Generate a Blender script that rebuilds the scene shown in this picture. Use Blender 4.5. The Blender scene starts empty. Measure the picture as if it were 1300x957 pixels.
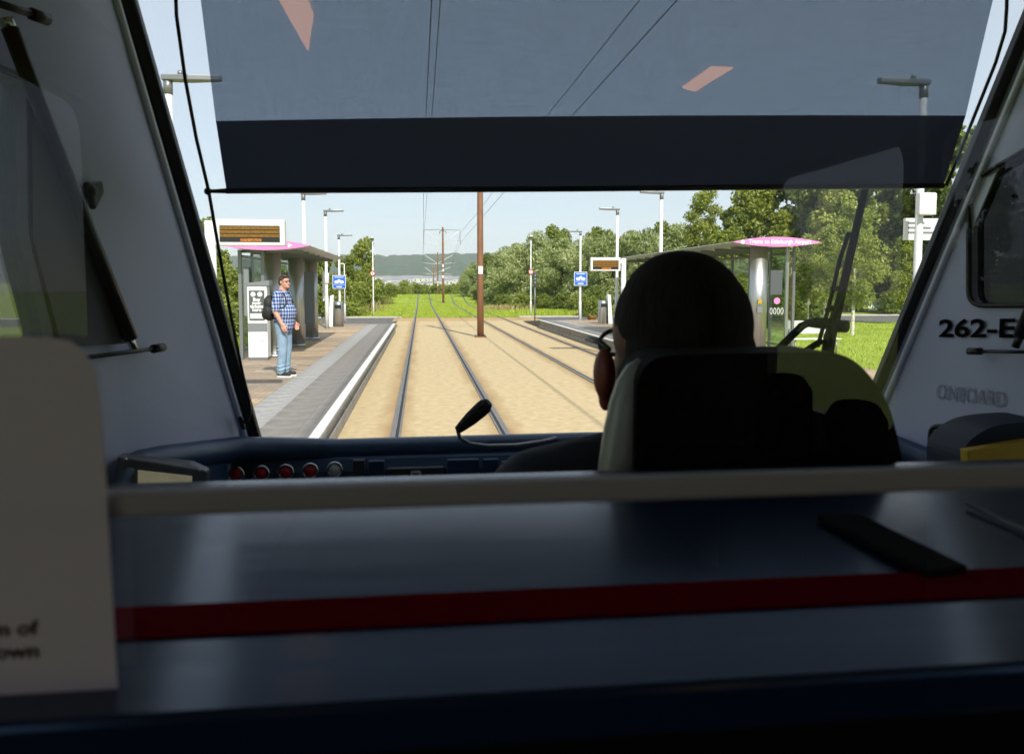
import bpy, bmesh, math, random
import numpy as np
from mathutils import Vector, Matrix, Euler
from mathutils.geometry import tessellate_polygon
R = math.radians
PI = math.pi
random.seed(7)
rng = np.random.default_rng(11)
scene = bpy.context.scene
C = scene.collection

# ------------------------------------------------------------------ camera, sky, sun, exposure
FPX = 1000.0                      # focal length in pixels of the 1300 px wide photograph
CAM = Vector((0.0, 0.0, 1.95))    # eye height above the rails, rails run along +Y
PITCH, YAW = 4.004, 6.60
cam_data = bpy.data.cameras.new("camera")
cam = bpy.data.objects.new("camera", cam_data)
C.objects.link(cam)
cam.location = CAM
cam.rotation_euler = (R(90 - PITCH), 0, R(-YAW))
cam_data.sensor_width = 36
cam_data.lens = 36 * FPX / 1300
cam_data.shift_y = -45 / 1300
cam_data.clip_start = 0.02
cam_data.clip_end = 12000
cam_data.dof.use_dof = True
cam_data.dof.focus_distance = 9.0
cam_data.dof.aperture_fstop = 10.5
scene.camera = cam

SUN_EL, SUN_AZ = 40.0, 168.4      # azimuth clockwise from +Y: behind the tram, a little to the right
world = bpy.data.worlds.new("World")
scene.world = world
world.use_nodes = True
wn = world.node_tree
sky = wn.nodes.new("ShaderNodeTexSky")
sky.sky_type = 'NISHITA'
sky.sun_disc = False
sky.sun_elevation = R(SUN_EL)
sky.sun_rotation = R(SUN_AZ)
sky.air_density = 1.0
sky.dust_density = 0.3
sky.ozone_density = 1.0
bg = wn.nodes["Background"]
bg.inputs[1].default_value = 0.10
veil = wn.nodes.new("ShaderNodeMix")          # thin even veil of high cloud over the clear sky
veil.data_type = 'RGBA'
veil.inputs[0].default_value = 0.72
veil.inputs[7].default_value = (4.35, 4.6, 4.9, 1)
wn.links.new(sky.outputs[0], veil.inputs[6])
wn.links.new(veil.outputs[2], bg.inputs[0])
sd = bpy.data.lights.new("sun", 'SUN')
sd.energy = 3.2
sd.angle = R(0.5)
sd.color = (1.0, 0.93, 0.83)
sun = bpy.data.objects.new("sun", sd)
C.objects.link(sun)
_az = R(SUN_AZ)
_s = Vector((math.sin(_az) * math.cos(R(SUN_EL)), math.cos(_az) * math.cos(R(SUN_EL)), math.sin(R(SUN_EL))))
sun.rotation_euler = _s.to_track_quat('Z', 'Y').to_euler()
sun.location = (0, -20, 40)
vs = scene.view_settings
vs.view_transform = 'Standard'
vs.look = 'None'
vs.exposure = 1.0
vs.gamma = 1
vs.use_curve_mapping = False
scene.render.engine = 'CYCLES'
cy = scene.cycles
cy.use_denoising = True
try:
    cy.denoiser = 'OPENIMAGEDENOISE'
except Exception:
    pass
cy.max_bounces = 8
cy.diffuse_bounces = 4
cy.glossy_bounces = 4
cy.transmission_bounces = 4
cy.transparent_max_bounces = 24
cy.volume_bounces = 0
cy.caustics_reflective = False
cy.caustics_refractive = False
cy.sample_clamp_indirect = 6

# ------------------------------------------------------------------ pixel of the photograph -> direction, point
_M = Euler((R(90 - PITCH), 0, R(-YAW))).to_matrix()
def ray(u, v):
    return (_M @ Vector(((u - 650) / FPX, -(v - 433.5) / FPX, -1.0)))
def atZ(u, v, z):
    d = ray(u, v); t = (z - CAM.z) / d.z
    return CAM + d * t
def atY(u, v, y):
    d = ray(u, v); t = y / d.y
    return CAM + d * t
def atX(u, v, x):
    d = ray(u, v); t = x / d.x
    return CAM + d * t
def atplane(u, v, p0, n):
    d = ray(u, v); t = (Vector(p0) - CAM).dot(n) / d.dot(n)
    return CAM + d * t

# ------------------------------------------------------------------ materials
MATS = {}
def mat(name, c1, c2=None, scale=8.0, rough=0.6, metal=0.0, bump=0.0, spec=0.5, detail=5.0, coord='Object',
        stretch=(1, 1, 1), lo=0.35, hi=0.65, bscale=None, coat=0.0):
    m = bpy.data.materials.new(name); m.use_nodes = True
    nt = m.node_tree; b = nt.nodes["Principled BSDF"]
    b.inputs["Base Color"].default_value = (*c1, 1)
    b.inputs["Roughness"].default_value = rough
    b.inputs["Metallic"].default_value = metal
    b.inputs["Specular IOR Level"].default_value = spec
    b.inputs["Coat Weight"].default_value = coat
    if c2 is not None or bump:
        tc = nt.nodes.new("ShaderNodeTexCoord"); mp = nt.nodes.new("ShaderNodeMapping")
        mp.inputs["Scale"].default_value = stretch
        nt.links.new(tc.outputs[coord], mp.inputs[0])
        nz = nt.nodes.new("ShaderNodeTexNoise"); nz.inputs["Scale"].default_value = scale
        nz.inputs["Detail"].default_value = detail
        nt.links.new(mp.outputs[0], nz.inputs["Vector"])
        if c2 is not None:
            rp = nt.nodes.new("ShaderNodeValToRGB")
            rp.color_ramp.elements[0].position = lo; rp.color_ramp.elements[1].position = hi
            rp.color_ramp.elements[0].color = (*c1, 1); rp.color_ramp.elements[1].color = (*c2, 1)
            nt.links.new(nz.outputs["Fac"], rp.inputs[0])
            nt.links.new(rp.outputs[0], b.inputs["Base Color"])
        if bump:
            bz = nz
            if bscale:
                bz = nt.nodes.new("ShaderNodeTexNoise"); bz.inputs["Scale"].default_value = bscale
                bz.inputs["Detail"].default_value = 4
                nt.links.new(mp.outputs[0], bz.inputs["Vector"])
            bp = nt.nodes.new("ShaderNodeBump"); bp.inputs["Strength"].default_value = bump
            bp.inputs["Distance"].default_value = 0.02
            nt.links.new(bz.outputs["Fac"], bp.inputs["Height"])
            nt.links.new(bp.outputs[0], b.inputs["Normal"])
    MATS[name] = m
    return m

def glass(name, tint=(0.93, 0.95, 0.95), rough=0.0, refl=1.0, ior=1.55):
    m = bpy.data.materials.new(name); m.use_nodes = True
    nt = m.node_tree; nt.nodes.remove(nt.nodes["Principled BSDF"])
    out = nt.nodes["Material Output"]
    t = nt.nodes.new("ShaderNodeBsdfTransparent"); t.inputs[0].default_value = (*tint, 1)
    g = nt.nodes.new("ShaderNodeBsdfGlossy"); g.inputs["Roughness"].default_value = rough
    g.inputs[0].default_value = (refl, refl, refl, 1)
    fr = nt.nodes.new("ShaderNodeFresnel")       # same reflectance from both sides of a thin pane
    ge = nt.nodes.new("ShaderNodeNewGeometry"); mr = nt.nodes.new("ShaderNodeMapRange")
    mr.inputs[3].default_value = ior; mr.inputs[4].default_value = 1 / ior
    nt.links.new(ge.outputs["Backfacing"], mr.inputs[0]); nt.links.new(mr.outputs[0], fr.inputs[0])
    mx = nt.nodes.new("ShaderNodeMixShader")
    nt.links.new(fr.outputs[0], mx.inputs[0]); nt.links.new(t.outputs[0], mx.inputs[1]); nt.links.new(g.outputs[0], mx.inputs[2])
    nt.links.new(mx.outputs[0], out.inputs[0])
    MATS[name] = m
    return m

def leafmat(name, dark, mid, light, rough=0.45, trans=0.35):
    m = bpy.data.materials.new(name); m.use_nodes = True
    nt = m.node_tree; b = nt.nodes["Principled BSDF"]; out = nt.nodes["Material Output"]
    ge = nt.nodes.new("ShaderNodeNewGeometry")
    tc = nt.nodes.new("ShaderNodeTexCoord")
    nz = nt.nodes.new("ShaderNodeTexNoise"); nz.inputs["Scale"].default_value = 0.9; nz.inputs["Detail"].default_value = 3
    nt.links.new(tc.outputs["Object"], nz.inputs["Vector"])
    oi = nt.nodes.new("ShaderNodeObjectInfo")
    a1 = nt.nodes.new("ShaderNodeMath"); a1.operation = 'MULTIPLY_ADD'
    a1.inputs[1].default_value = 0.5
    nt.links.new(ge.outputs["Random Per Island"], a1.inputs[0]); nt.links.new(nz.outputs["Fac"], a1.inputs[2])
    a2 = nt.nodes.new("ShaderNodeMath"); a2.operation = 'MULTIPLY_ADD'; a2.inputs[1].default_value = 0.22
    nt.links.new(oi.outputs["Random"], a2.inputs[0]); nt.links.new(a1.outputs[0], a2.inputs[2])
    rp = nt.nodes.new("ShaderNodeValToRGB")
    e = rp.color_ramp.elements
    e[0].position = 0.45; e[0].color = (*dark, 1)
    e[1].position = 1.15 if False else 1.0; e[1].color = (*light, 1)
    k = e.new(0.72); k.color = (*mid, 1)
    nt.links.new(a2.outputs[0], rp.inputs[0])
    nt.links.new(rp.outputs[0], b.inputs["Base Color"])
    b.inputs["Roughness"].default_value = rough
    tr = nt.nodes.new("ShaderNodeBsdfTranslucent")
    nt.links.new(rp.outputs[0], tr.inputs[0])
    mx = nt.nodes.new("ShaderNodeMixShader"); mx.inputs[0].default_value = trans
    nt.links.new(b.outputs[0], mx.inputs[1]); nt.links.new(tr.outputs[0], mx.inputs[2]); nt.links.new(mx.outputs[0], out.inputs[0])
    MATS[name] = m
    return m

def emis(name, col, strength):
    m = bpy.data.materials.new(name); m.use_nodes = True
    b = m.node_tree.nodes["Principled BSDF"]
    b.inputs["Base Color"].default_value = (*[c * 0.3 for c in col], 1)
    b.inputs["Emission Color"].default_value = (*col, 1)
    b.inputs["Emission Strength"].default_value = strength
    MATS[name] = m
    return m

# outdoors
mat("grass", (0.22, 0.31, 0.022), (0.34, 0.43, 0.045), scale=0.35, rough=0.85, bump=0.6, bscale=14, detail=9, lo=0.3, hi=0.7)
mat("sand_bed", (0.48, 0.37, 0.20), (0.58, 0.455, 0.265), scale=7.0, rough=0.9, bump=0.12, bscale=110, detail=9)
mat("rust_stain", (0.42, 0.26, 0.10), (0.52, 0.37, 0.18), scale=2.2, rough=0.9, bump=0.15, bscale=60, detail=8)
mat("rail_steel", (0.17, 0.16, 0.15), (0.25, 0.235, 0.215), scale=6, rough=0.5, metal=0.35, stretch=(8, 0.4, 1))
mat("rail_groove", (0.03, 0.03, 0.032), rough=0.8)
mat("asphalt", (0.10, 0.095, 0.095), (0.17, 0.16, 0.15), scale=2.5, rough=0.9, bump=0.3, bscale=90)
mat("kerb_stone", (0.42, 0.40, 0.37), (0.52, 0.50, 0.46), scale=5, rough=0.85, bump=0.2)
mat("slab_grey", (0.195, 0.18, 0.16), (0.26, 0.24, 0.215), scale=3, rough=0.8, bump=0.2, bscale=50, coord='Object')
mat("slab_tactile", (0.29, 0.285, 0.275), (0.38, 0.37, 0.355), scale=9, rough=0.8, bump=0.3, bscale=40)
mat("coping_side", (0.24, 0.23, 0.20), (0.34, 0.32, 0.28), scale=4, rough=0.85, bump=0.3)
mat("white_paint", (0.78, 0.78, 0.76), (0.68, 0.68, 0.66), scale=6, rough=0.6, detail=8)
mat("white_metal", (0.74, 0.75, 0.75), (0.68, 0.69, 0.69), scale=5, rough=0.35)
mat("grey_metal", (0.22, 0.23, 0.24), rough=0.4, metal=0.5)
mat("mast_brown", (0.19, 0.088, 0.045), (0.25, 0.12, 0.06), scale=5, rough=0.6, stretch=(1, 1, 0.3), bump=0.1)
mat("wire_dark", (0.04, 0.04, 0.045), rough=0.5)
mat("pink_fascia", (0.74, 0.27, 0.57), (0.70, 0.24, 0.53), scale=1.5, rough=0.35)
mat("white_print", (0.80, 0.80, 0.80), rough=0.6)
mat("steel", (0.42, 0.425, 0.41), (0.54, 0.545, 0.53), scale=5, rough=0.36, metal=0.95, stretch=(10, 10, 0.15))
mat("roof_metal", (0.45, 0.46, 0.46), (0.52, 0.53, 0.53), scale=3, rough=0.4, metal=0.3)
mat("blue_sign", (0.02, 0.13, 0.62), rough=0.4)
mat("red_ring", (0.55, 0.03, 0.03), rough=0.4)
mat("machine_grey", (0.20, 0.215, 0.23), rough=0.4)
mat("print_dark", (0.09, 0.10, 0.11), rough=0.45)
mat("pot_orange", (0.42, 0.17, 0.03), (0.34, 0.13, 0.03), scale=6, rough=0.7)
mat("bark_dark", (0.06, 0.045, 0.03), (0.10, 0.08, 0.055), scale=6, rough=0.9, bump=0.5, stretch=(1, 1, 0.25))
mat("bark_birch", (0.62, 0.58, 0.50), (0.12, 0.10, 0.08), scale=7, rough=0.8, stretch=(0.6, 0.6, 2.2), lo=0.55, hi=0.66)
mat("house_white", (0.55, 0.54, 0.50), rough=0.8)
mat("house_roof", (0.20, 0.21, 0.23), (0.27, 0.27, 0.28), scale=0.4, rough=0.8)
mat("house_window", (0.05, 0.06, 0.08), rough=0.2)
mat("hill_wood", (0.030, 0.060, 0.022), (0.065, 0.105, 0.035), scale=0.03, rough=0.95, detail=8, bump=0.8)
mat("car_white", (0.72, 0.73, 0.74), rough=0.25, coat=0.6)
mat("car_grey", (0.10, 0.13, 0.15), rough=0.25, coat=0.6)
mat("rubber", (0.015, 0.015, 0.016), rough=0.8)
leafmat("leaf_dark", (0.070, 0.105, 0.018), (0.155, 0.21, 0.036), (0.27, 0.325, 0.065), trans=0.4)
leafmat("leaf_mid", (0.095, 0.135, 0.016), (0.21, 0.27, 0.040), (0.36, 0.40, 0.08), trans=0.42)
leafmat("leaf_silver", (0.12, 0.165, 0.035), (0.28, 0.345, 0.105), (0.52, 0.56, 0.27), trans=0.42)
leafmat("leaf_light", (0.11, 0.15, 0.018), (0.22, 0.28, 0.042), (0.36, 0.40, 0.08), trans=0.42)
leafmat("leaf_shade", (0.016, 0.030, 0.008), (0.035, 0.06, 0.014), (0.07, 0.10, 0.025), trans=0.15)  # backlit darkness of the mirrored trees, put into the leaf colour
leafmat("leaf_straw", (0.20, 0.16, 0.06), (0.34, 0.27, 0.11), (0.46, 0.38, 0.18), trans=0.25)
leafmat("blade_green", (0.19, 0.27, 0.016), (0.32, 0.41, 0.032), (0.45, 0.52, 0.07), trans=0.3)
emis("amber_led", (1.0, 0.42, 0.03), 0.5)
emis("orange_led", (1.0, 0.25, 0.03), 0.9)
mat("led_black", (0.02, 0.02, 0.022), rough=0.3)
# people
mat("skin", (0.55, 0.28, 0.20), (0.62, 0.34, 0.25), scale=12, rough=0.55)
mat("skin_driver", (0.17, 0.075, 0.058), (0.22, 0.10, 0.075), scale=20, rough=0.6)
mat("ear_backlit_red", (0.20, 0.035, 0.026), rough=0.5)  # red of daylight shining through the ear, put into its colour
mat("hair_brown", (0.035, 0.018, 0.012), (0.07, 0.035, 0.022), scale=40, rough=0.6, bump=0.4)
mat("hair_dark", (0.008, 0.007, 0.009), (0.020, 0.017, 0.019), scale=180, rough=0.85, bump=0.2, detail=3, stretch=(1, 1, 0.25), spec=0.2)
mat("denim", (0.19, 0.29, 0.40), (0.28, 0.39, 0.51), scale=7, rough=0.85, bump=0.3, detail=7)
mat("navy_cloth", (0.010, 0.014, 0.028), (0.018, 0.024, 0.042), scale=14, rough=0.85, bump=0.3)
mat("bag_black", (0.012, 0.012, 0.013), (0.03, 0.03, 0.03), scale=9, rough=0.7, bump=0.4)
mat("shoe_black", (0.02, 0.02, 0.022), rough=0.6)
mat("shoe_sole", (0.75, 0.74, 0.72), rough=0.6)
mat("eye_dark", (0.02, 0.015, 0.012), rough=0.3)
mat("lip", (0.42, 0.14, 0.12), rough=0.5)
# tram
mat("cab_wall", (0.43, 0.465, 0.645), (0.465, 0.50, 0.685), scale=1.8, rough=0.5, bump=0.05, bscale=220)
mat("cab_trim", (0.76, 0.79, 0.95), rough=0.4)
mat("cab_ceiling", (0.42, 0.42, 0.42), rough=0.7)
mat("cab_dark", (0.004, 0.004, 0.005), (0.006, 0.006, 0.007), scale=6, rough=0.8, spec=0.1)
mat("seal_black", (0.008, 0.008, 0.009), rough=0.45)
mat("wiper_black", (0.006, 0.006, 0.008), rough=0.85, spec=0.12)
mat("dash_navy", (0.013, 0.045, 0.105), (0.017, 0.053, 0.12), scale=8, rough=0.42, bump=0.08, bscale=300)
mat("cowl_navy", (0.008, 0.018, 0.038), rough=0.6, spec=0.25)
mat("panel_black", (0.05, 0.055, 0.065), rough=0.4)
mat("screen_grey", (0.36, 0.34, 0.20), (0.20, 0.20, 0.19), scale=14, rough=0.25, lo=0.4, hi=0.6)
_b = MATS["screen_grey"].node_tree.nodes["Principled BSDF"]; _b.inputs["Emission Color"].default_value = (0.55, 0.5, 0.32, 1); _b.inputs["Emission Strength"].default_value = 0.12
mat("blind_side", (0.10, 0.105, 0.12), rough=0.8)
mat("chrome", (0.6, 0.6, 0.6), rough=0.2, metal=1.0)
mat("button_red", (0.55, 0.02, 0.03), rough=0.3)
mat("button_white", (0.62, 0.63, 0.64), rough=0.3)
mat("shelf_gloss", (0.008, 0.017, 0.055), (0.010, 0.021, 0.062), scale=3, rough=0.20, spec=0.65)
_nt = MATS["shelf_gloss"].node_tree; _tc = _nt.nodes.new("ShaderNodeTexCoord"); _mp = _nt.nodes.new("ShaderNodeMapping"); _mp.inputs["Scale"].default_value = (3, 26, 1)
_nz = _nt.nodes.new("ShaderNodeTexNoise"); _nz.inputs["Scale"].default_value = 2.5; _nz.inputs["Detail"].default_value = 8; _nz.inputs["Roughness"].default_value = 0.7
_mr = _nt.nodes.new("ShaderNodeMapRange"); _mr.inputs[1].default_value = 0.3; _mr.inputs[2].default_value = 0.7; _mr.inputs[3].default_value = 0.16; _mr.inputs[4].default_value = 0.22
_nt.links.new(_tc.outputs["Object"], _mp.inputs[0]); _nt.links.new(_mp.outputs[0], _nz.inputs[0]); _nt.links.new(_nz.outputs[0], _mr.inputs[0]); _nt.links.new(_mr.outputs[0], _nt.nodes["Principled BSDF"].inputs["Roughness"])
MATS["shelf_gloss"].node_tree.nodes["Principled BSDF"].inputs["Specular Tint"].default_value = (0.42, 0.66, 1.0, 1)
mat("stripe_red", (0.16, 0.004, 0.010), rough=0.9, spec=0.0)
mat("rail_trim", (0.38, 0.34, 0.37), rough=0.5)
mat("notice_white", (0.92, 0.80, 0.90), rough=0.7)
_m = MATS["notice_white"]; _nt = _m.node_tree; _tl = _nt.nodes.new("ShaderNodeBsdfTranslucent"); _tl.inputs[0].default_value = (0.72, 0.64, 0.66, 1)
_mx = _nt.nodes.new("ShaderNodeMixShader"); _mx.inputs[0].default_value = 0.2
_nt.links.new(_nt.nodes["Principled BSDF"].outputs[0], _mx.inputs[1]); _nt.links.new(_tl.outputs[0], _mx.inputs[2]); _nt.links.new(_mx.outputs[0], _nt.nodes["Material Output"].inputs[0])
mat("notice_ink", (0.05, 0.03, 0.03), rough=0.8)
mat("seat_black", (0.006, 0.006, 0.007), (0.010, 0.010, 0.011), scale=18, rough=0.75, bump=0.15, spec=0.12)
mat("bolster_grey", (0.26, 0.26, 0.255), (0.36, 0.36, 0.35), scale=9, rough=0.35, bump=0.3)
mat("yellow_plastic", (0.55, 0.36, 0.01), (0.45, 0.28, 0.01), scale=9, rough=0.5)
mat("mic_foam", (0.012, 0.012, 0.013), (0.02, 0.02, 0.022), scale=160, rough=0.95, bump=0.6)
mat("saloon_wall", (0.24, 0.23, 0.23), rough=0.6)
mat("saloon_floor", (0.06, 0.06, 0.065), rough=0.7)
mat("letter_black", (0.004, 0.004, 0.005), rough=0.9, spec=0.05)
mat("letter_faint", (0.27, 0.29, 0.36), rough=0.5)
emis("lamp_warm", (1.0, 0.42, 0.14), 3.6)
glass("glass_clear", (0.93, 0.95, 0.95))
glass("glass_partition", (0.95, 0.96, 0.96), ior=1.48)
glass("glass_shelter", (0.80, 0.86, 0.84))
glass("glass_tint", (0.30, 0.33, 0.34))
glass("acrylic_tint", (0.085, 0.085, 0.08), refl=0.5)
glass("glass_dark", (0.012, 0.013, 0.015), refl=0.35)
glass("glass_cab", (0.15, 0.16, 0.175))
glass("glass_saloon", (0.56, 0.58, 0.62), ior=1.5)
# blind cloth: open weave that lets some view through
def blind_mat(name, op0, op1, tint, cloth, glow):
    m = bpy.data.materials.new(name); m.use_nodes = True
    nt = m.node_tree; b = nt.nodes["Principled BSDF"]; out = nt.nodes["Material Output"]
    b.inputs["Base Color"].default_value = (*cloth, 1); b.inputs["Roughness"].default_value = 0.8
    tl = nt.nodes.new("ShaderNodeBsdfTranslucent"); tl.inputs[0].default_value = (*glow, 1)
    ad = nt.nodes.new("ShaderNodeAddShader")
    nt.links.new(b.outputs[0], ad.inputs[0]); nt.links.new(tl.outputs[0], ad.inputs[1])
    t = nt.nodes.new("ShaderNodeBsdfTransparent"); t.inputs[0].default_value = (*tint, 1)
    tc = nt.nodes.new("ShaderNodeTexCoord")
    acc = None
    for st in ((60, 1300, 4), (1300, 60, 4)):
        mp = nt.nodes.new("ShaderNodeMapping"); mp.inputs["Scale"].default_value = [s * 0.2 for s in st]
        nt.links.new(tc.outputs["UV"], mp.inputs[0])
        nz = nt.nodes.new("ShaderNodeTexNoise"); nz.inputs["Scale"].default_value = 1.0; nz.inputs["Detail"].default_value = 2
        nt.links.new(mp.outputs[0], nz.inputs["Vector"])
        if acc is None: acc = nz.outputs["Fac"]
        else:
            q = nt.nodes.new("ShaderNodeMath"); q.operation = 'ADD'
            nt.links.new(acc, q.inputs[0]); nt.links.new(nz.outputs["Fac"], q.inputs[1]); acc = q.outputs[0]
    mr = nt.nodes.new("ShaderNodeMapRange"); mr.inputs[1].default_value = 0.6; mr.inputs[2].default_value = 1.4
    mr.inputs[3].default_value = op0; mr.inputs[4].default_value = op1
    nt.links.new(acc, mr.inputs[0])
    mx = nt.nodes.new("ShaderNodeMixShader")
    nt.links.new(mr.outputs[0], mx.inputs[0]); nt.links.new(t.outputs[0], mx.inputs[1]); nt.links.new(ad.outputs[0], mx.inputs[2])
    nt.links.new(mx.outputs[0], out.inputs[0])
    MATS[name] = m
blind_mat("blind_weave", 0.81, 0.742, (0.74, 0.86, 1.0), (0.035, 0.038, 0.045), (0.030, 0.036, 0.05))
blind_mat("blind_hem", 0.998, 0.9965, (0.75, 0.8, 1.0), (0.03, 0.034, 0.056), (0.008, 0.010, 0.018))

def brick_mat():
    m = bpy.data.materials.new("block_paving"); m.use_nodes = True
    nt = m.node_tree; b = nt.nodes["Principled BSDF"]
    tc = nt.nodes.new("ShaderNodeTexCoord"); mp = nt.nodes.new("ShaderNodeMapping")
    mp.inputs["Scale"].default_value = (5, 5, 5)
    nt.links.new(tc.outputs["Object"], mp.inputs[0])
    br = nt.nodes.new("ShaderNodeTexBrick"); br.inputs["Scale"].default_value = 1.0
    br.inputs["Color1"].default_value = (0.32, 0.25, 0.18, 1); br.inputs["Color2"].default_value = (0.45, 0.36, 0.26, 1)
    br.inputs["Mortar"].default_value = (0.24, 0.19, 0.14, 1); br.inputs["Mortar Size"].default_value = 0.03
    br.inputs["Brick Width"].default_value = 1.0; br.inputs["Row Height"].default_value = 0.5
    nt.links.new(mp.outputs[0], br.inputs[0])
    wv = nt.nodes.new("ShaderNodeTexNoise"); wv.inputs["Scale"].default_value = 1.0; wv.inputs["Detail"].default_value = 4
    mp2 = nt.nodes.new("ShaderNodeMapping"); mp2.inputs["Scale"].default_value = (0.25, 1.1, 1)
    nt.links.new(tc.outputs["Object"], mp2.inputs[0]); nt.links.new(mp2.outputs[0], wv.inputs[0])
    rp = nt.nodes.new("ShaderNodeValToRGB"); e = rp.color_ramp.elements
    e[0].position = 0.36; e[0].color = (0.78, 0.79, 0.82, 1); e[1].position = 0.66; e[1].color = (1.35, 1.22, 1.0, 1)
    k = e.new(0.52); k.color = (1.05, 1.0, 0.95, 1)
    nt.links.new(wv.outputs["Fac"], rp.inputs[0])
    mx = nt.nodes.new("ShaderNodeMix"); mx.data_type = 'RGBA'; mx.blend_type = 'MULTIPLY'; mx.inputs[0].default_value = 1
    nt.links.new(br.outputs[0], mx.inputs[6]); nt.links.new(rp.outputs[0], mx.inputs[7])
    nt.links.new(mx.outputs[2], b.inputs["Base Color"]); b.inputs["Roughness"].default_value = 0.8
    bp = nt.nodes.new("ShaderNodeBump"); bp.inputs["Strength"].default_value = 0.3; bp.inputs["Distance"].default_value = 0.01
    nt.links.new(br.outputs["Fac"], bp.inputs["Height"]); bp.invert = True
    nt.links.new(bp.outputs[0], b.inputs["Normal"])
    MATS["block_paving"] = m
brick_mat()

def plaid_mat():
    m = bpy.data.materials.new("plaid_shirt"); m.use_nodes = True
    nt = m.node_tree; b = nt.nodes["Principled BSDF"]; b.inputs["Roughness"].default_value = 0.9
    tc = nt.nodes.new("ShaderNodeTexCoord"); sp = nt.nodes.new("ShaderNodeSeparateXYZ")
    nt.links.new(tc.outputs["Object"], sp.inputs[0])
    ad = nt.nodes.new("ShaderNodeMath"); ad.operation = 'ADD'
    nt.links.new(sp.outputs[0], ad.inputs[0]); nt.links.new(sp.outputs[1], ad.inputs[1])
    def line(src, per, width):
        a = nt.nodes.new("ShaderNodeMath"); a.operation = 'DIVIDE'; a.inputs[1].default_value = per
        f = nt.nodes.new("ShaderNodeMath"); f.operation = 'FRACT'
        l = nt.nodes.new("ShaderNodeMath"); l.operation = 'LESS_THAN'; l.inputs[1].default_value = width
        nt.links.new(src, a.inputs[0]); nt.links.new(a.outputs[0], f.inputs[0]); nt.links.new(f.outputs[0], l.inputs[0])
        return l.outputs[0]
    v = line(ad.outputs[0], 0.062, 0.26); h = line(sp.outputs[2], 0.062, 0.24)
    s = nt.nodes.new("ShaderNodeMath"); s.operation = 'ADD'
    nt.links.new(v, s.inputs[0]); nt.links.new(h, s.inputs[1])
    d = nt.nodes.new("ShaderNodeMath"); d.operation = 'MULTIPLY'; d.inputs[1].default_value = 0.5
    nt.links.new(s.outputs[0], d.inputs[0])
    rp = nt.nodes.new("ShaderNodeValToRGB"); e = rp.color_ramp.elements
    e[0].position = 0.0; e[0].color = (0.030, 0.065, 0.22, 1); e[1].position = 1.0; e[1].color = (0.85, 0.85, 0.88, 1)
    k = e.new(0.5); k.color = (0.30, 0.38, 0.55, 1)
    nt.links.new(d.outputs[0], rp.inputs[0]); nt.links.new(rp.outputs[0], b.inputs["Base Color"])
    MATS["plaid_shirt"] = m
plaid_mat()

def led_mat(name, base, strength, sx):
    m = bpy.data.materials.new(name); m.use_nodes = True
    nt = m.node_tree; b = nt.nodes["Principled BSDF"]
    b.inputs["Base Color"].default_value = (0.10, 0.05, 0.004, 1); b.inputs["Roughness"].default_value = 0.3
    tc = nt.nodes.new("ShaderNodeTexCoord"); mp = nt.nodes.new("ShaderNodeMapping"); mp.inputs["Scale"].default_value = (sx, 1, 30)
    nt.links.new(tc.outputs["Object"], mp.inputs[0])
    nz = nt.nodes.new("ShaderNodeTexNoise"); nz.inputs["Scale"].default_value = 1; nz.inputs["Detail"].default_value = 3
    nt.links.new(mp.outputs[0], nz.inputs[0])
    rp = nt.nodes.new("ShaderNodeValToRGB"); e = rp.color_ramp.elements
    e[0].position = 0.38; e[0].color = (base[0] * 0.35, base[1] * 0.4, base[2], 1); e[1].position = 0.62; e[1].color = (*base, 1)
    nt.links.new(nz.outputs[0], rp.inputs[0]); nt.links.new(rp.outputs[0], b.inputs["Emission Color"])
    b.inputs["Emission Strength"].default_value = strength
    MATS[name] = m
led_mat("amber_row", (0.62, 0.28, 0.015), 0.24, 60)
led_mat("orange_row", (0.95, 0.25, 0.03), 0.5, 40)

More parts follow.
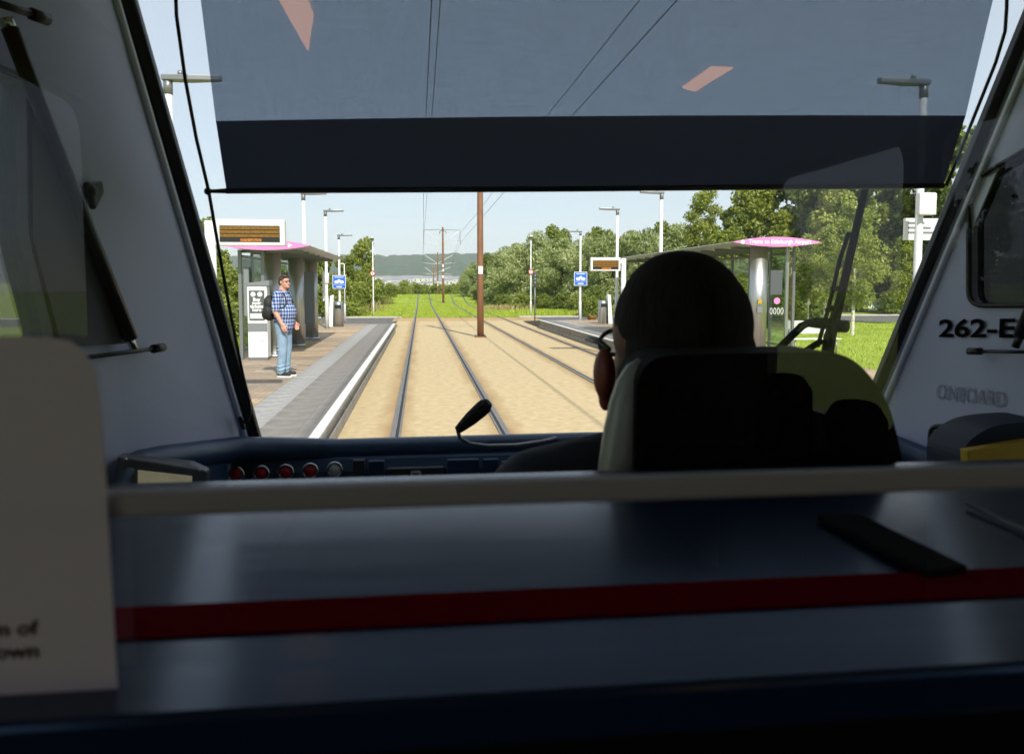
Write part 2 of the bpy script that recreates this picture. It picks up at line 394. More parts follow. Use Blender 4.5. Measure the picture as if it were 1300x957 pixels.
# ------------------------------------------------------------------ mesh helpers
class MB:
    def __init__(s): s.v = []; s.f = []; s.sm = []
    def add(s, vs, fs, smooth=False):
        o = len(s.v); s.v += [tuple(p) for p in vs]; s.f += [tuple(i + o for i in f) for f in fs]; s.sm += [smooth] * len(fs); return s
    def box(s, x0, x1, y0, y1, z0, z1):
        return s.add([(x0, y0, z0), (x1, y0, z0), (x1, y1, z0), (x0, y1, z0), (x0, y0, z1), (x1, y0, z1), (x1, y1, z1), (x0, y1, z1)],
                     [(0, 3, 2, 1), (4, 5, 6, 7), (0, 1, 5, 4), (1, 2, 6, 5), (2, 3, 7, 6), (3, 0, 4, 7)])
    def obox(s, c, ax, ay, az, hx, hy, hz):
        c = Vector(c); ax = Vector(ax).normalized() * hx; ay = Vector(ay).normalized() * hy; az = Vector(az).normalized() * hz
        P = [c + a * ax + b * ay + d * az for d in (-1, 1) for (a, b) in ((-1, -1), (1, -1), (1, 1), (-1, 1))]
        return s.add(P, [(0, 3, 2, 1), (4, 5, 6, 7), (0, 1, 5, 4), (1, 2, 6, 5), (2, 3, 7, 6), (3, 0, 4, 7)])
    def tube(s, pts, rad, n=10, cap=True):
        pts = [Vector(p) for p in pts]
        if not hasattr(rad, '__len__'): rad = [rad] * len(pts)
        vs, fs = [], []
        prev = None
        for i, p in enumerate(pts):
            d = (pts[min(i + 1, len(pts) - 1)] - pts[max(i - 1, 0)]).normalized()
            if prev is None:
                a = d.orthogonal().normalized()
            else:
                a = (prev - d * prev.dot(d))
                a = a.normalized() if a.length > 1e-6 else d.orthogonal().normalized()
            prev = a; b = d.cross(a)
            for k in range(n):
                t = 2 * PI * k / n
                vs.append(p + (a * math.cos(t) + b * math.sin(t)) * rad[i])
        for i in range(len(pts) - 1):
            for k in range(n):
                fs.append((i * n + k, i * n + (k + 1) % n, (i + 1) * n + (k + 1) % n, (i + 1) * n + k))
        s.add(vs, fs, True)
        if cap:
            L = (len(pts) - 1) * n
            s.add(vs[:n], [tuple(reversed(range(n)))]); s.add(vs[L:], [tuple(range(n))])
        return s
    def lathe(s, prof, c=(0, 0, 0), n=16, sx=1, sy=1):
        vs = []; fs = []
        for r, z in prof:
            for k in range(n):
                t = 2 * PI * k / n
                vs.append((c[0] + r * math.cos(t) * sx, c[1] + r * math.sin(t) * sy, c[2] + z))
        for i in range(len(prof) - 1):
            for k in range(n):
                fs.append((i * n + k, i * n + (k + 1) % n, (i + 1) * n + (k + 1) % n, (i + 1) * n + k))
        s.add(vs, fs, True)
        s.add(vs[:n], [tuple(reversed(range(n)))]); s.add(vs[-n:], [tuple(range(n))])
        return s
    def ball(s, c, r, n=12, m=8, rot=None):
        if not hasattr(r, '__len__'): r = (r, r, r)
        vs = []; fs = []
        M = rot if rot is not None else Matrix.Identity(3)
        c = Vector(c)
        for i in range(m + 1):
            ph = PI * i / m
            for k in range(n):
                t = 2 * PI * k / n
                vs.append(c + M @ Vector((r[0] * math.sin(ph) * math.cos(t), r[1] * math.sin(ph) * math.sin(t), r[2] * math.cos(ph))))
        for i in range(m):
            for k in range(n):
                fs.append((i * n + k, (i + 1) * n + k, (i + 1) * n + (k + 1) % n, i * n + (k + 1) % n))
        return s.add(vs, fs, True)
    def cone(s, a, b, ra, rb, n=12, ends=True):
        a = Vector(a); b = Vector(b)
        s.tube([a, b], [ra, rb], n)
        if ends: s.ball(a, ra * 1.0, n, 6); s.ball(b, rb * 1.0, n, 6)
        return s
    def poly(s, pts, d):
        """extrude a planar polygon (3D points) by vector d"""
        pts = [Vector(p) for p in pts]; d = Vector(d); n = len(pts)
        tri = tessellate_polygon([pts])
        vs = pts + [p + d for p in pts]
        fs = [tuple(t) for t in tri] + [tuple(i + n for i in reversed(t)) for t in tri]
        fs += [(i, (i + 1) % n, (i + 1) % n + n, i + n) for i in range(n)]
        return s.add(vs, fs)
    def build(s, name, m, parent=None, bevel=0.0, seg=2, recalc=True, loc=None):
        me = bpy.data.meshes.new(name)
        me.from_pydata(s.v, [], s.f)
        me.polygons.foreach_set("use_smooth", s.sm)
        if recalc:
            bm = bmesh.new(); bm.from_mesh(me)
            bmesh.ops.remove_doubles(bm, verts=bm.verts, dist=1e-6)
            bmesh.ops.recalc_face_normals(bm, faces=bm.faces)
            bm.to_mesh(me); bm.free()
        me.materials.append(MATS[m])
        o = bpy.data.objects.new(name, me); C.objects.link(o)
        if parent is not None:
            o.parent = parent
            o.matrix_parent_inverse = Matrix.Translation(-parent.location) if parent.type == 'EMPTY' else Matrix.Identity(4)
        if bevel:
            b = o.modifiers.new("bevel", 'BEVEL'); b.width = bevel; b.segments = seg; b.limit_method = 'ANGLE'; b.angle_limit = R(40)
            b.harden_normals = False
        return o

def tag(o, label, cat, group=None, kind=None):
    if label: o["label"] = label
    if cat: o["category"] = cat
    if group: o["group"] = group
    if kind: o["kind"] = kind
    return o
def thing(name, label, cat, loc=(0, 0, 0), group=None):
    o = bpy.data.objects.new(name, None); C.objects.link(o); o.location = loc; o.empty_display_size = 0.1
    return tag(o, label, cat, group)
def structure(o, label=None):
    o["kind"] = "structure"
    if label: o["label"] = label
    return o
def copy_tree(o, parent=None):
    c = o.copy(); C.objects.link(c)
    if parent is not None: c.parent = parent
    for ch in list(o.children): copy_tree(ch, c)
    return c
def text(name, body, m, size, M, parent=None, extrude=0.001, align='CENTER', sx=1.0, bold=0.0):
    cu = bpy.data.curves.new(name, 'FONT'); cu.body = body; cu.size = size; cu.extrude = extrude
    cu.align_x = align; cu.align_y = 'CENTER'; cu.offset = bold; cu.resolution_u = 4
    cu.materials.append(MATS[m])
    tmp = bpy.data.objects.new(name, cu); C.objects.link(tmp)
    bpy.context.view_layer.update()
    me = bpy.data.meshes.new_from_object(tmp.evaluated_get(bpy.context.evaluated_depsgraph_get()))
    bpy.data.objects.remove(tmp); bpy.data.curves.remove(cu)
    o = bpy.data.objects.new(name, me); C.objects.link(o)
    if not me.materials: me.materials.append(MATS[m])
    MM = M @ Matrix.Diagonal((sx, 1, 1, 1))
    if parent is not None:
        o.parent = parent
        if parent.type == 'EMPTY': o.matrix_parent_inverse = Matrix.Translation(-parent.location)
    o.matrix_basis = MM
    return o
def frame(origin, x, y):
    x = Vector(x).normalized(); y = Vector(y); y = (y - x * y.dot(x)).normalized(); z = x.cross(y)
    return Matrix(((x.x, y.x, z.x, origin[0]), (x.y, y.y, z.y, origin[1]), (x.z, y.z, z.z, origin[2]), (0, 0, 0, 1)))
def remesh(o, vox, smooth=4, sub=False):
    r = o.modifiers.new("remesh", 'REMESH'); r.mode = 'VOXEL'; r.voxel_size = vox; r.use_smooth_shade = True
    if smooth:
        s = o.modifiers.new("smooth", 'SMOOTH'); s.factor = 0.5; s.iterations = smooth
    return o

# ================================================================== OUTDOORS: terrain and tracks
def sstep(a, b, t):
    t = min(1, max(0, (t - a) / (b - a))); return t * t * (3 - 2 * t)
def gz(y):
    return 0.85 * sstep(80, 107, y) - 3.6 * sstep(107, 170, y) - 6 * sstep(250, 700, y) + 16 * sstep(900, 1500, y)

gb = MB()
xs = [-4000, -1500, -500, -150, -60, -30, -15, -6, 0, 6, 15, 30, 60, 150, 500, 1500, 4000]
ys = [-300, -60, -20, 0, 20, 40, 60, 80] + list(range(84, 172, 4)) + [200, 250, 350, 450, 600, 700, 900, 1050, 1200, 1350, 1500, 2200, 4000]
vs_ = [(x, y, gz(y) - 0.012) for y in ys for x in xs]
nx = len(xs)
gb.add(vs_, [(j * nx + i, j * nx + i + 1, (j + 1) * nx + i + 1, (j + 1) * nx + i) for j in range(len(ys) - 1) for i in range(nx - 1)], True)
structure(gb.build("ground", "grass", recalc=False), "mown green grass reaching from the tracks to the trees")

TX = (0.375, 4.22)
def track_x(i, y):
    return TX[i] + (2.2 * sstep(70, 190, y) if i == 1 else 0.6 * sstep(95, 190, y))
# the sandy bed, stained beside the rails
def bed_mat():
    m = MATS["sand_bed"]; nt = m.node_tree; b = nt.nodes["Principled BSDF"]
    src = b.inputs["Base Color"].links[0].from_socket
    tc = nt.nodes.new("ShaderNodeTexCoord"); sp = nt.nodes.new("ShaderNodeSeparateXYZ"); nt.links.new(tc.outputs["Object"], sp.inputs[0])
    def M(op, a, bb=None):
        q = nt.nodes.new("ShaderNodeMath"); q.operation = op
        for i, s in enumerate((a, bb)):
            if s is None: continue
            if isinstance(s, (int, float)): q.inputs[i].default_value = s
            else: nt.links.new(s, q.inputs[i])
        return q.outputs[0]
    ds = []
    for xc in TX:
        ds.append(M('ABSOLUTE', M('SUBTRACT', M('ABSOLUTE', M('SUBTRACT', sp.outputs[0], xc)), 0.75)))
    d = M('MINIMUM', ds[0], ds[1])
    nz = nt.nodes.new("ShaderNodeTexNoise"); nz.inputs["Scale"].default_value = 1.4; nz.inputs["Detail"].default_value = 8
    mp = nt.nodes.new("ShaderNodeMapping"); mp.inputs["Scale"].default_value = (2.5, 0.6, 1)
    nt.links.new(tc.outputs["Object"], mp.inputs[0]); nt.links.new(mp.outputs[0], nz.inputs[0])
    dd = M('ADD', d, M('MULTIPLY', M('SUBTRACT', nz.outputs[0], 0.5), 0.35))
    mr = nt.nodes.new("ShaderNodeMapRange"); mr.inputs[1].default_value = 0.03; mr.inputs[2].default_value = 0.30
    mr.inputs[3].default_value = 0.8; mr.inputs[4].default_value = 0.0; nt.links.new(dd, mr.inputs[0])
    mx = nt.nodes.new("ShaderNodeMix"); mx.data_type = 'RGBA'
    nt.links.new(mr.outputs[0], mx.inputs[0]); nt.links.new(src, mx.inputs[6]); mx.inputs[7].default_value = (0.33, 0.195, 0.075, 1)
    nt.links.new(mx.outputs[2], b.inputs["Base Color"])
bed_mat()
bb = MB(); bb.add([(-1.3, -25, -0.004), (5.75, -25, -0.004), (5.75, 44.5, -0.004), (-1.3, 44.5, -0.004)], [(0, 1, 2, 3)])
structure(bb.build("track_bed", "sand_bed", recalc=False), "sandy tan concrete bed between the two platforms")
pb = MB(); pb.add([(-40, 40.5, -0.008), (70, 40.5, -0.008), (70, 49.5, -0.008), (-40, 49.5, -0.008)], [(0, 1, 2, 3)])
structure(pb.build("path", "asphalt", recalc=False), "grey asphalt path crossing beyond the platform ends")
pc = MB(); pc.add([(-1.6, 44.5, -0.004), (7, 44.5, -0.004), (7, 49.0, -0.004), (-1.6, 49.0, -0.004)], [(0, 1, 2, 3)])
structure(pc.build("crossing", "rust_stain", recalc=False), "tan foot crossing over the rails")
for x0, x1 in ((-40, -1.2), (6.2, 70)):
    k = MB().box(x0, x1, 49.5, 49.75, -0.05, 0.07).build("kerb", "kerb_stone", bevel=0.015)
    structure(k)

def sweep(x_of, y0, y1, step, w0, w1, z0, z1):
    """strip with a rectangular section following a track"""
    mb = MB(); yy = list(np.arange(y0, y1, step)) + [y1]; vs, fs = [], []
    for y in yy:
        x = x_of(y); z = gz(y)
        vs += [(x + w0, y, z + z0), (x + w1, y, z + z0), (x + w1, y, z + z1), (x + w0, y, z + z1)]
    for i in range(len(yy) - 1):
        for k in range(4):
            fs.append((i * 4 + k, i * 4 + (k + 1) % 4, i * 4 + 4 + (k + 1) % 4, i * 4 + 4 + k))
    fs.append((3, 2, 1, 0)); n = len(vs); fs.append((n - 4, n - 3, n - 2, n - 1))
    return mb.add(vs, fs)
names = [("near track beside the left platform", "platform-side"), ("near track beside the left platform", "mast-side"),
         ("far track beside the right platform", "mast-side"), ("far track beside the right platform", "platform-side")]
for i in range(2):
    for s in (-1, 1):
        which = "left" if s < 0 else "right"
        t = thing("tram_rail", f"{which} grooved steel rail of the {('track ahead by the man and ticket machine', 'farther track past the brown mast')[i]}",
                  "rail", (TX[i] + s * 0.75, 0, 0), "rails of the two tram tracks")
        xf = lambda y, i=i: track_x(i, y)
        a, b2 = sorted((s * 0.7175, s * 0.7875)); sweep(xf, -10, 165, 4, a, b2, -0.06, 0.014).build("rail_head", "rail_steel", t)
        a, b2 = sorted((s * 0.6775, s * 0.7175)); sweep(xf, -10, 165, 4, a, b2, -0.06, 0.002).build("groove", "rail_groove", t)
        a, b2 = sorted((s * 0.650, s * 0.6775)); sweep(xf, -10, 165, 4, a, b2, -0.06, 0.010).build("keeper_lip", "rail_steel", t)

# ------------------------------------------------------------------ platforms
PZ = 0.36
def platform(side, xe, xb, y0, y1, name_label):
    """side -1: left of the tracks (edge faces +x), +1: right"""
    o = -side
    root = MB()
    root.box(min(xe + side * 0.06, xb), max(xe + side * 0.06, xb), y0, y1, -0.05, PZ - 0.055)
    base = structure(root.build("platform", "coping_side"), name_label)
    mb = MB().box(min(xe + side * 1.16, xb), max(xe + side * 1.16, xb), y0, y1, PZ - 0.055, PZ - 0.002)
    mb.build("block_paving", "block_paving", base)
    def slabs(name, a, b, L, m, z, bev=0.006):
        lo, hi = sorted((xe + side * a, xe + side * b))
        proto = MB().box(lo, hi, 0.003, L - 0.003, PZ - 0.055, z).build(name, m, base, bevel=bev, seg=1)
        k = 0; y = y0
        while y + L <= y1 + 1e-6:
            q = proto if k == 0 else proto.copy()
            if k: C.objects.link(q)
            q.location = (0, y, random.uniform(-0.002, 0.002)); y += L; k += 1
    slabs("coping_slab", 0.0, 0.30, 0.9, "coping_side", PZ)
    slabs("paving_slab", 0.303, 0.74, 0.6, "slab_grey", PZ)
    slabs("tactile_slab", 0.743, 1.157, 0.4, "slab_tactile", PZ)
    lo, hi = sorted((xe + side * 0.012, xe + side * 0.125))
    MB().box(lo, hi, y0, y1, PZ + 0.0015, PZ + 0.006).build("edge_line", "white_paint", base)
    lo, hi = sorted((xe + side * 0.02, xe + side * 0.06))
    MB().box(lo, hi, y0, y1, -0.05, 0.15).build("lower_course", "coping_side", base)
    # grey top of the coping behind the line
    lo, hi = sorted((xe + side * 0.127, xe + side * 0.298))
    MB().box(lo, hi, y0, y1, PZ + 0.001, PZ + 0.0035).build("grey_margin", "slab_grey", base)
    # ramp at the far end
    rp = MB(); xa, xc = sorted((xe + side * 0.1, xb))
    rp.add([(xa, y1, -0.05), (xc, y1, -0.05), (xc, y1 + 6.4, -0.05), (xa, y1 + 6.4, -0.05),
            (xa, y1, PZ - 0.004), (xc, y1, PZ - 0.004), (xc, y1 + 6.4, 0.0), (xa, y1 + 6.4, 0.0)],
           [(0, 3, 2, 1), (4, 5, 6, 7), (0, 1, 5, 4), (1, 2, 6, 5), (2, 3, 7, 6), (3, 0, 4, 7)])
    rp.build("ramp", "block_paving" if side < 0 else "asphalt", base)
    return base
platform(-1, -1.06, -4.7, 2.5, 34.0, "brown block paved platform with white edge line, man standing on it")
platform(1, 5.52, 8.6, 2.5, 36.7, "far platform with white edge line behind the driver's head")
# painted cross bands on the left platform
for k, (yy, x0, x1) in enumerate(((12.6, -3.6, -2.8), (16.2, -3.0, -2.5), (15.2, -3.1, -2.75), (20.3, -3.0, -2.4))):
    lo, hi = sorted((x0, x1))
    structure(MB().box(lo, hi, yy, yy + 0.09, PZ - 0.001, PZ + 0.003).build("paint_mark", "kerb_stone"))

# ------------------------------------------------------------------ lamps, signs, bins
def lamp_pole(x, y, ztop, zbase, label, facing=1, group="slim white platform lamp posts"):
    t = thing("lamp_post", label, "lamp post", (x, y, zbase), group)
    MB().lathe([(0.075, 0), (0.075, 1.15), (0.056, 1.3), (0.050, ztop - zbase - 0.18)], (x, y, zbase), 14).build("pole", "white_metal", t)
    MB().lathe([(0.06, 0), (0.06, 0.2)], (x, y, ztop - 0.2), 12).build("pole_top", "grey_metal", t)
    hd = MB(); f = facing
    hd.poly([(x - 0.07 * f, y - 0.07, ztop - 0.03), (x + 0.28 * f, y - 0.09, ztop - 0.03), (x + 0.68 * f, y - 0.05, ztop - 0.015),
             (x + 0.68 * f, y + 0.05, ztop - 0.015), (x + 0.28 * f, y + 0.09, ztop - 0.03), (x - 0.07 * f, y + 0.07, ztop - 0.03)], (0, 0, 0.07))
    h = hd.build("lamp_head", "grey_metal", t, bevel=0.012)
    MB().lathe([(0.028, 0), (0.036, 0.02), (0.036, 0.05), (0.02, 0.07)], (x + 0.16 * f, y, ztop + 0.04), 10).build("light_sensor", "grey_metal", h)
    MB().lathe([(0.11, 0), (0.11, 0.025)], (x, y, zbase), 12).build("base_plate", "grey_metal", t)
    return t
def pole_at(u, vtop, y, zbase, label, facing, **kw):
    p = atY(u, vtop, y)
    return lamp_pole(p.x, y, p.z, zbase, label, facing, **kw), p
lp = [
    (213, 100, 11.0, PZ, "tall white lamp post beside the cab's left pillar, above the display", 1),
    (385, 246, 24.2, PZ, "white lamp post rising from behind the pink shelter roof on the man's side", 1),
    (413, 268, 30.6, PZ, "white lamp post with thick foot just past the man's shelter", 1),
    (430, 299, 41.0, 0.0, "white lamp post standing behind the left blue tram sign", 1),
    (1173, 106, 10.6, PZ, "lamp post seen through the sun blind's right end", -1),
    (840, 245, 23.8, PZ, "tallest white lamp post above the driver's head", -1),
    (784, 266, 28.4, PZ, "white lamp post behind the small amber display", -1),
    (737, 294, 38.6, 0.0, "white lamp post carrying the blue tram sign, left of the plant pot", -1),
]
lamp_objs = []
for u, vt, y, zb, lab, f in lp:
    lamp_objs.append(pole_at(u, vt, y, zb, lab, f))
# collar box on the third left lamp
p = lamp_objs[2][1]
MB().lathe([(0.085, 0), (0.1, 0.03), (0.1, 0.36), (0.085, 0.4)], (p.x, 30.6, 2.05), 12).build("collar_box", "white_metal", lamp_objs[2][0])
# equipment on the near right lamp
p = lamp_objs[4][1]
MB().box(p.x - 0.13, p.x + 0.13, 10.4, 10.5, 2.95, 3.26).build("speaker_box", "white_metal", lamp_objs[4][0], bevel=0.02)

def tram_sign(x, y, zc, label):
    t = thing("tram_sign", label, "sign", (x, y, zc - 0.4), "blue tram signs")
    b = MB().box(x - 0.33, x + 0.33, y - 0.085, y - 0.07, zc - 0.34, zc + 0.34).build("sign_plate", "white_metal", t, bevel=0.004)
    MB().box(x - 0.30, x + 0.30, y - 0.092, y - 0.087, zc - 0.31, zc + 0.31).build("blue_face", "blue_sign", t)
    ic = MB()   # tram front view: rounded body with two window pods
    for s in (-1, 1):
        ic.lathe([(0.12, 0), (0.12, 0.004)], (0, 0, 0), 18, 1.0, 0.62)
        for k in range(len(ic.v) - 72, len(ic.v)):
            vx, vy, vz = ic.v[k]; ic.v[k] = (x + vx + s * 0.12, y - 0.094 - vz, zc + vy)
    ic.box(x - 0.06, x + 0.06, y - 0.098, y - 0.094, zc + 0.03, zc + 0.13)
    ic.box(x - 0.22, x + 0.22, y - 0.098, y - 0.094, zc + 0.225, zc + 0.255)
    ic.box(x - 0.14, x + 0.14, y - 0.098, y - 0.094, zc - 0.26, zc - 0.215)
    ic.box(x - 0.27, x + 0.27, y - 0.098, y - 0.094, zc - 0.135, zc - 0.12)
    ic.build("tram_symbol", "white_print", t, recalc=False)
    MB().box(x - 0.05, x + 0.05, y - 0.07, y + 0.06, zc + 0.1, zc + 0.16).build("bracket", "grey_metal", t)
    return t
p = atY(430.5, 358, 40.8); tram_sign(p.x, 40.9, p.z, "blue square tram sign on the lamp post left of the tracks")
p = atY(737, 354, 38.5); tram_sign(p.x, 38.55, p.z, "blue square tram sign on the lamp post right of the brown mast")

def thin_post(u, vtop, y, r, label, ring_v, lamp=True):
    p = atY(u, vtop, y); z0 = gz(y)
    t = thing("signal_post", label, "post", (p.x, y, z0), "thin posts past the path")
    MB().lathe([(r * 1.4, 0), (r * 1.4, 0.9), (r, 1.0), (r * 0.8, p.z - z0)], (p.x, y, z0), 10).build("pole", "white_metal", t)
    if lamp:
        MB().obox((p.x - 0.02, y - 0.08, p.z), (1, 0, 0), (0, 1, -0.3), (0, 0.3, 1), 0.10, 0.22, 0.06).build("lamp_head", "grey_metal", t, bevel=0.02)
    if ring_v:
        q = atY(u, ring_v, y - 0.1)
        ring = MB()
        for k in range(20):
            pass
        ring.tube([(q.x + 0.15 * math.cos(a), q.y, q.z + 0.15 * math.sin(a)) for a in np.linspace(0, 2 * PI, 25)], 0.028, 6, False)
        ring.build("red_ring", "red_ring", t)
        d = MB(); d.lathe([(0.14, 0), (0.14, 0.02)], (0, 0, 0), 20)
        d.v = [(q.x + a, q.y + c + 0.01, q.z + b) for a, b, c in d.v]
        d.build("sign_disc", "white_print", t)
        MB().box(q.x - 0.02, q.x + 0.02, q.y - 0.012, q.y + 0.0, q.z - 0.07, q.z + 0.07).build("symbol", "letter_black", t)
    return t
thin_post(473, 303, 53.5, 0.045, "thin white post with round red-ringed sign left of the tracks", 347)
thin_post(674, 301, 52.0, 0.045, "thin white post with round red-ringed sign right of the brown mast", 345)
# goal-shaped white post behind the left blue sign
p = atY(437, 335, 44.0)
t = thing("hooked_post", "white post bent over at the top behind the left blue sign", "post", (p.x, 44, 0))
MB().tube([(p.x, 44, 0), (p.x, 44, p.z - 0.05), (p.x - 0.02, 44, p.z), (p.x - 0.24, 44, p.z)], 0.035, 8).build("pole", "white_metal", t)
MB().lathe([(0.06, 0), (0.06, 0.9), (0.036, 1.0)], (p.x, 44, 0), 10).build("sleeve", "white_metal", t)
p = atZ(679, 407, 0.0)
t = thing("signal_lamp", "slim grey signal post beside the right ringed sign", "signal", (p.x, p.y, 0))
MB().tube([(p.x, p.y, 0), (p.x, p.y, 2.1)], 0.035, 8).build("pole", "grey_metal", t)
MB().box(p.x - 0.1, p.x + 0.1, p.y - 0.1, p.y + 0.08, 1.95, 2.75).build("signal_head", "panel_black", t, bevel=0.02)
for zz in (2.15, 2.35, 2.55):
    MB().ball((p.x, p.y - 0.1, zz), (0.06, 0.02, 0.06), 10, 6).build("lens", "grey_metal", t)

def display(x0, x1, y, z0, z1, post_x, label, plabel, far=False):
    t = thing("departure_display", label, "display", ((x0 + x1) / 2, y, PZ), "departure displays")
    MB().box(x0, x1, y, y + 0.14, z0, z1).build("casing", "white_metal", t, bevel=0.012)
    m = 0.055 * (x1 - x0) / 0.95; H = z1 - z0
    s = MB().box(x0 + 1.2 * m, x1 - 1.2 * m, y - 0.008, y - 0.002, z0 + m * 0.9, z1 - 1.6 * m).build("screen", "led_black", t)
    zt = z1 - 1.6 * m - 0.012; zb = z0 + m * 0.9; rh = (zt - zb) / 4
    for k in range(3):
        MB().box(x0 + 1.3 * m, x1 - 1.3 * m, y - 0.013, y - 0.009, zt - (k + 1) * rh + 0.012, zt - k * rh).build("text_row", "amber_row", t)
    xm = (x0 + x1) / 2
    MB().box(xm - 0.12, xm + 0.15, y - 0.013, y - 0.009, zb + 0.004, zb + rh - 0.008).build("clock_row", "orange_row", t)
    MB().lathe([(0.072, 0), (0.072, z1 - PZ - 0.02)], (post_x, y + 0.07, PZ), 14).build("post", "white_metal", t)
    MB().box(min(post_x, xm), max(post_x, xm), y + 0.03, y + 0.11, z1 - 0.16, z1 - 0.06).build("bracket_arm", "white_metal", t)
    return t
a = atY(273, 311.5, 10.8); b = atY(361, 279, 10.8); q = atY(266.5, 350, 10.8)
display(a.x, b.x, 10.8, a.z, b.z, q.x, "large departure display with amber rows above the ticket machine", None)
a = atY(750, 344, 21.5); b = atY(788, 327, 21.5); q = atY(791, 350, 21.5)
display(a.x, b.x, 21.5, a.z, b.z, q.x + 0.03, "small departure display with amber rows left of the driver's head", None)

def litter_bin(u, v, label, s):
    p = atZ(u, v, PZ)
    t = thing("litter_bin", label, "bin", (p.x, p.y, PZ), "steel litter bins")
    MB().lathe([(0.2, 0), (0.2, 0.92), (0.17, 0.99)], p, 18).build("drum", "steel", t)
    MB().box(p.x - 0.12, p.x + 0.12, p.y - 0.215, p.y - 0.19, p.z + 0.72, p.z + 0.86).build("slot", "led_black", t)
    x = p.x + s * 0.30
    f = MB(); f.poly([(x - 0.09 * s, p.y - 0.2, PZ), (x + 0.09 * s, p.y - 0.2, PZ), (x + 0.0 * s, p.y - 0.2, PZ + 1.22), (x - 0.14 * s, p.y - 0.2, PZ + 1.26)], (0, 0.3, 0))
    f.build("white_fin", "white_metal", t, bevel=0.01)
    return t
litter_bin(430, 414.5, "steel litter bin with white fin past the man's shelter", -1)
litter_bin(765, 411, "steel litter bin with white fin beside the driver's head", 1)

# ------------------------------------------------------------------ catenary masts and wires
def mast(x, y, top, label, plates, arms, r=0.11):
    z0 = gz(y)
    t = thing("catenary_mast", label, "mast", (x, y, z0), "brown overhead line masts between the tracks")
    MB().lathe([(r * 1.12, 0), (r * 1.06, 2.5), (r, 5), (r * 0.85, top - z0 - 0.05), (r * 0.6, top - z0)], (x, y, z0), 18).build("pole", "mast_brown", t)
    MB().box(x - 0.22, x + 0.22, y - 0.22, y + 0.22, z0 - 0.03, z0 + 0.035).build("base_plate", "mast_brown", t, bevel=0.008)
    for sx in (-1, 1):
        for sy in (-1, 1):
            MB().lathe([(0.028, 0), (0.028, 0.07)], (x + sx * 0.165, y + sy * 0.165, z0 + 0.03), 8).build("anchor_bolt", "grey_metal", t)
    for zz in plates:
        MB().box(x - 0.085, x + 0.085, y - r * 1.12 - 0.012, y - r * 1.0 - 0.002, zz - 0.15, zz + 0.15).build("number_plate", "white_metal", t)
    if arms:
        for s, i in ((-1, 0), (1, 1)):
            tx = track_x(i, y)
            zA = top - 0.9
            MB().tube([(x, y, top - 0.25), (tx, y, zA + 0.55)], 0.028, 6).build("stay_arm", "grey_metal", t)
            MB().tube([(x, y, zA - 0.9), (tx, y, zA + 0.55)], 0.034, 6).build("cantilever_arm", "white_metal", t)
            MB().tube([(tx, y, zA + 0.6), (tx, y, zA - 0.95)], 0.03, 6).build("drop_bracket", "grey_metal", t)
            MB().tube([(x, y, zA - 1.0), (tx + s * 0.3, y, zA - 0.75)], 0.024, 6).build("registration_arm", "white_metal", t)
            for zc in (top - 0.3, zA - 0.9):
                MB().lathe([(0.05, -0.02), (0.09, 0), (0.05, 0.05), (0.09, 0.07), (0.05, 0.09)], (x + s * 0.22, y, zc), 8).build("insulator", "white_print", t)
    return t
MX = atZ(610, 428, 0.0)
p2 = atZ(561.5, 386.4, 0.0)
mast(MX.x, MX.y, 8.3, "thick brown mast standing closest, with white number plate, between the tracks", [atY(610, 343, MX.y).z], True, r=0.115)
mast(2.45, 87, 8.4, "brown mast with cross arms rising from the grass", [3.0, 3.7, 4.2], True)
mast(2.75, 128, 7.4, "far brown mast past the grass crest, taller of the distant pair", [2.2, 2.6], True)
mast(2.6, 160, 6.2, "farthest brown mast, shorter of the distant pair", [1.2], True)
def wire(name, pts, r, label):
    o = MB().tube(pts, r, 5).build(name, "wire_dark")
    tag(o, label, "wire", "overhead tram wires")
spans = [-30, MX.y, 87, 128, 160]
for i in range(2):
    for kind in ("contact", "messenger"):
        pts = []
        for k in range(len(spans) - 1):
            for f in np.linspace(0, 1, 9)[:-1]:
                y = spans[k] + (spans[k + 1] - spans[k]) * f
                top = [8.3, 8.3, 8.4, 7.4, 6.2]
                tz = top[k] + (top[k + 1] - top[k]) * f
                z = tz - (1.85 if kind == "contact" else 0.55 + 0.35 * 4 * f * (1 - f))
                stag = (0.22 if (k % 2 == 0) else -0.22) * (1 - 2 * f) if kind == "contact" else 0
                pts.append((track_x(i, y) - 0.12 + stag * 0.5 + (0.17 if kind == 'messenger' else 0), y, z))
        wire("overhead_wire", pts, 0.011, f"{kind} wire hanging {'lower' if kind=='contact' else 'upper'} over the {('track straight ahead', 'farther track past the mast')[i]}")
t_ = thing("tensioner_cable", "thin dark cable ring at the second mast's top", "cable", (2.45, 87, 7.6))
MB().tube([(2.45 + 0.35 * math.cos(a), 86.8, 7.75 + 0.32 * math.sin(a)) for a in np.linspace(-0.3, PI + 0.3, 14)], 0.03, 6).build("cable_loop", "wire_dark", t_)

